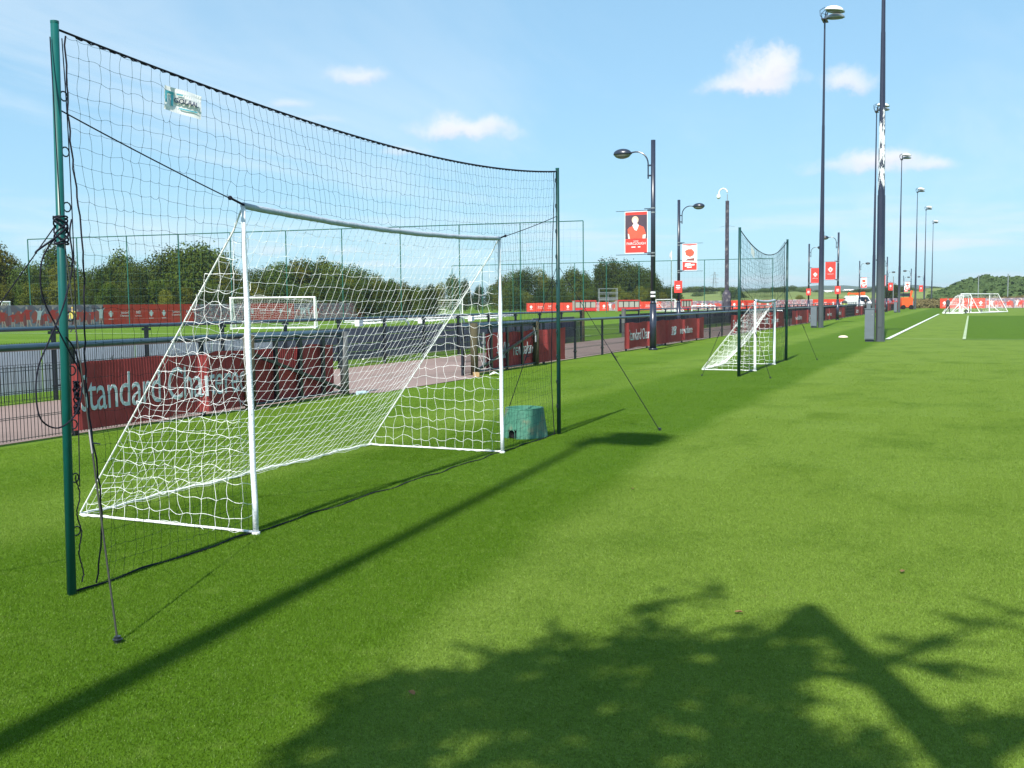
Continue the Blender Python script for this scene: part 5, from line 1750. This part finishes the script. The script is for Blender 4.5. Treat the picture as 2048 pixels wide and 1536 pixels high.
KN = {0: 'dense dark green', 1: 'rounded mid green', 2: 'dark shaded', 3: 'yellowing', 4: 'broad leafy green', 5: 'blue green'}
for i, (px, top, k) in enumerate(SKY):
    dep = 128 + 14 * rnd2.random() if px < 860 else 205 + 15 * rnd2.random()
    g_ = 'trees in the belt behind the left hoarding' if px < 860 else 'trees in the belt behind the dugouts'
    lb = KN[k] + ' tree ' + zone(px)
    if (px, k) == (112, 2): lb = 'tallest dark tree on the left, directly behind the near net pole'
    if (px, k) == (135, 3): lb = 'yellow leaved tree showing right of the near net pole'
    if (px, k) == (-5, 3): lb = 'yellowing tree cut by the left edge of the picture'
    if (px, k) == (243, 2): lb = 'tall pointed dark tree between the second and third green fence posts'
    if (px, k) == (1226, 2): lb = 'tallest dark domed tree left of the nearest street lamp'
    if (px, k) == (1318, 2): lb = 'low dark rounded tree just right of the nearest street lamp'
    tree(px, dep, top - 2, k, rnd2.uniform(.78, 1.0), lb, g_)
# lower front growth closing the gaps
for i in range(44):
    px = -40 + i * 21 + rnd2.uniform(-6, 6)
    tree(px, 121 + 5 * rnd2.random(), 572 + rnd2.uniform(-14, 10), rnd2.choice((0, 2, 2, 0, 3)), 1.0, 'low bushy tree ' + zone(px), 'low growth along the left tree belt')
for i in range(20):
    px = 1006 + i * 18 + rnd2.uniform(-6, 6)
    tree(px, 197 + 5 * rnd2.random(), 578 + rnd2.uniform(-8, 8), rnd2.choice((0, 1, 4, 3)), 1.1, 'low bushy tree ' + zone(px), 'low growth behind the dugouts')
# scattered field trees towards the right
for i, (px, dep, top, k) in enumerate([(1395, 330, 584, 5), (1420, 350, 582, 5), (1462, 300, 573, 5), (1478, 310, 580, 0), (1505, 360, 580, 5), (1530, 370, 577, 5), (1556, 370, 576, 0), (1580, 380, 581, 5), (1606, 380, 575, 5), (1634, 380, 580, 5),
                                       (1600, 300, 590, 3), (1668, 390, 582, 5), (1705, 380, 583, 5), (1735, 390, 582, 0), (1765, 360, 578, 5), (1792, 350, 575, 5), (1782, 300, 566, 2), (1815, 360, 574, 5), (1838, 350, 578, 5), (1862, 330, 582, 0), (1872, 240, 590, 0)]):
    tree(px, dep, top, k, 1.5, 'field tree on the open slope behind the right hoarding', 'scattered trees on the open slope')


for i in range(46):
    px = 1345 + i * 12 + rnd2.uniform(-5, 5)
    z0 = pol(px, 412, 588).z - .6
    tp = 579 + 5 * math.sin(px * .035) + rnd2.uniform(-4, 3) - (5 if 1440 < px < 1475 or px > 1750 else 0)
    tree(px, 414, tp, rnd2.choice((5, 5, 0, 1)), 1.9, 'small hedgerow tree on the skyline of the far field', 'hedgerow trees on the far field', z0)


def mass(name, label, pts, depth0, depth1, n, leaf, material, seed):
    """far-off wood that reads as one mass: leaf clumps over a rising bank"""
    rr = random.Random(seed); mb = MB()
    xs = [p[0] for p in pts]
    for _ in range(n):
        x = rr.uniform(xs[0], xs[-1]); k = rr.random()
        for a, b in zip(pts, pts[1:]):
            if a[0] <= x <= b[0]:
                y = a[1] + (b[1] - a[1]) * (x - a[0]) / (b[0] - a[0]); break
        dep = depth0 + (depth1 - depth0) * k
        top = pol(x, depth1, y).z
        q = pol(x, dep)
        h = top * (.35 + .65 * k ** .7)
        # individual crowns: bumps every few metres
        cell = mnoise.noise(Vector((q.x * .16, q.y * .16, 0))) ; c2 = mnoise.noise(Vector((q.x * .5, q.y * .5, 4)))
        h *= 1 + .22 * cell + .07 * c2
        z = h - abs(rr.gauss(0, .9))
        p = Vector((q.x, q.y, z))
        nrm = Vector((rr.gauss(0, .6), rr.gauss(-.3, .6), rr.gauss(.6, .5))).normalized()
        u = nrm.orthogonal().normalized(); v = nrm.cross(u); s = leaf * rr.uniform(.6, 1.4)
        mb.add([p - u * s * .5, p + v * s * .4, p + u * s * .6, p - v * s * .4], [(0, 1, 2, 3)])
    o = mb.build(name, material); o['kind'] = 'stuff'; o['label'] = label
    return o


mass('wood', 'dense wood covering the hill at the right edge', [(1855, 590), (1885, 580), (1910, 568), (1940, 560), (1975, 554), (2010, 558), (2048, 556), (2250, 555)], 215, 300, 42000, 1.0, LEAFB, 5)
mass('hedge', 'low mixed scrub and hedges along the field behind the hoardings', [(1340, 590), (1500, 589), (1700, 590), (1860, 590), (1900, 592)], 400, 415, 9000, 1.2, LEAFB, 6)
mass('scrub', 'rusty brown scrub behind the right hoarding', [(1825, 597), (1880, 594), (2200, 590)], 176, 190, 15000, .34, mat('rusty_scrub', (.13, .11, .05), .9, .05, var=.5, vscale=1.2), 8)


# ------------------------------------------------------------------ leaning tree behind the viewpoint (its shadow falls in front)
def shade_tree():
    t = thing('tree', 'leaning leafy tree behind the viewpoint, casting the leafy foreground shadow', 'tree', (2.3, -2.2, 0))
    o = Vector((2.3, -2.2, 0))
    K = math.tan(SUN_EL)
    def cast(xs, ys, yp):
        """point in the plane y=yp whose shadow falls at (xs, ys)"""
        z = (ys - yp) * K; return Vector((xs + .05 * (ys - yp), yp, z)) - o
    mb = MB()
    top = cast(-.74, 5.42, -2.2); mid = cast(.02, 3.75, -2.2)
    mb.tube([(0, 0, 0), mid * .5 + Vector((.1, 0, -.1)), mid, top], [.20, .17, .115, .062], 10)
    mb.tube([mid, cast(.25, 4.15, -2.5), cast(1.2, 4.6, -2.6)], [.07, .05, .02], 8)
    mb.tube([mid * .9, cast(-1.2, 3.9, -2.4), cast(-2.2, 4.2, -2.5)], [.08, .05, .02], 8)
    mb.tube([cast(-.35, 4.6, -2.2), cast(-.1, 5.1, -2.3), cast(.28, 5.75, -2.4)], [.05, .03, .01], 6)
    mb.tube([top, cast(-.85, 4.75, -2.3), cast(-.9, 4.2, -2.3)], [.05, .04, .03], 6)
    mb.tube([cast(-.3, 4.5, -2.2), cast(-.9, 4.4, -2.2), cast(-1.5, 4.9, -2.3)], [.05, .03, .01], 6)
    mb.build('trunk', BARK, t, smooth=True)
    rr = random.Random(31); lf = MB()
    # clumps: (shadow x, shadow y, rx, ry, leaves)
    CL0 = [(-2.22, 3.45, .16, .16, .8), (-2.02, 3.05, .22, .35, 1), (-1.9, 3.6, .32, .28, 1), (-1.6, 4.0, .32, .30, 1), (-1.55, 4.38, .28, .18, .7), (-1.36, 4.62, .16, .22, .6), (-1.50, 5.15, .08, .28, .35), (-1.24, 5.40, .07, .20, .3),
           (-1.15, 4.40, .30, .25, 1), (-.96, 4.84, .12, .13, .8), (-.82, 4.55, .24, .24, 1), (-.70, 5.0, .09, .32, .9), (-1.5, 3.3, .55, .5, 1), (-.95, 3.5, .55, .5, 1), (-.86, 4.1, .30, .32, 1), (-.5, 3.35, .40, .40, .9), (-.42, 4.62, .07, .25, .5),
           (-.20, 5.02, .16, .07, .7), (.10, 5.45, .14, .05, .6), (.26, 5.72, .1, .04, .5), (-.04, 4.70, .15, .09, .8), (.14, 4.16, .22, .12, .9), (-.04, 4.08, .14, .10, .8), (.02, 3.2, .3, .3, .9), (-.26, 3.75, .10, .18, .5), (-1.2, 2.6, .9, .3, 1), (.9, 4.6, .5, .5, .9), (1.3, 3.8, .6, .5, .9)]
    CL = [(a, b, c, d_, int(8200 * c * d_ * k)) for a, b, c, d_, k in CL0]
    for (cx, cy, rx, ry, n) in CL:
        for _ in range(n):
            a = rr.random() * 6.283; q = math.sqrt(rr.random()) * (1.0 + .25 * rr.random())
            yp = rr.uniform(-3.3, -1.7)
            p = cast(cx + rx * q * math.cos(a), cy + ry * q * math.sin(a), yp)
            if mnoise.noise(Vector((p.x * 7.5, (p.z + p.y) * 7.5, 0))) < -.15 - .3 * rr.random(): continue
            nrm = Vector((rr.gauss(0, 1), rr.gauss(0, 1), rr.gauss(0, 1))).normalized()
            u = nrm.orthogonal().normalized(); v = nrm.cross(u); s = rr.uniform(.045, .10)
            lf.add([p - u * s * .5, p + v * s * .33, p + u * s * .6, p - v * s * .33], [(0, 1, 2, 3)])
    # sprays of leaves sticking out of the clumps
    for (cx, cy, rx, ry, n) in CL:
        for _ in range((2 + int(n / 80)) if cx < -.6 else 2):
            a = rr.uniform(.1, 3.0); ln = rr.uniform(.12, .34); yp = rr.uniform(-3.0, -1.9); bend = rr.uniform(-.5, .5)
            for k in range(int(ln / .018)):
                f_ = k * .018
                aa = a + bend * f_ * 3
                p = cast(cx + (rx * .85) * math.cos(a) + f_ * math.cos(aa), cy + (ry * .85) * math.sin(a) + f_ * math.sin(aa), yp)
                for _q in range(2):
                    nrm = Vector((rr.gauss(0, .5), rr.gauss(0, 1) + .8, rr.gauss(0, 1) - .6)).normalized()
                    u = nrm.orthogonal().normalized(); v = nrm.cross(u); g_ = rr.random() * 6.28; u, v = u * math.cos(g_) + v * math.sin(g_), v * math.cos(g_) - u * math.sin(g_)
                    s = rr.uniform(.04, .075) * (1.15 - .6 * f_ / ln)
                    lf.add([p - u * s * .2, p + v * s * .22, p + u * s * .9, p - v * s * .22], [(0, 1, 2, 3)])
    lf.build('crown', LEAFG, t)


shade_tree()

# ------------------------------------------------------------------ light summer haze in the air
def haze():
    o = MB().box((-500, 1740, 22), (5440, 3760, 46)).build('haze', [])
    o['kind'] = 'stuff'; o['label'] = 'thin pale haze in the air over the distant fields'
    ma = bpy.data.materials.new('haze'); ma.use_nodes = True
    nt = ma.node_tree; nt.nodes.clear()
    v = nt.nodes.new('ShaderNodeVolumePrincipled'); v.inputs['Color'].default_value = (0.80, 0.90, 1.0, 1); v.inputs['Density'].default_value = 0.00019
    v.inputs['Anisotropy'].default_value = 0.2
    out = nt.nodes.new('ShaderNodeOutputMaterial'); nt.links.new(v.outputs[0], out.inputs['Volume'])
    o.data.materials.append(ma)


haze()
bpy.context.view_layer.update()
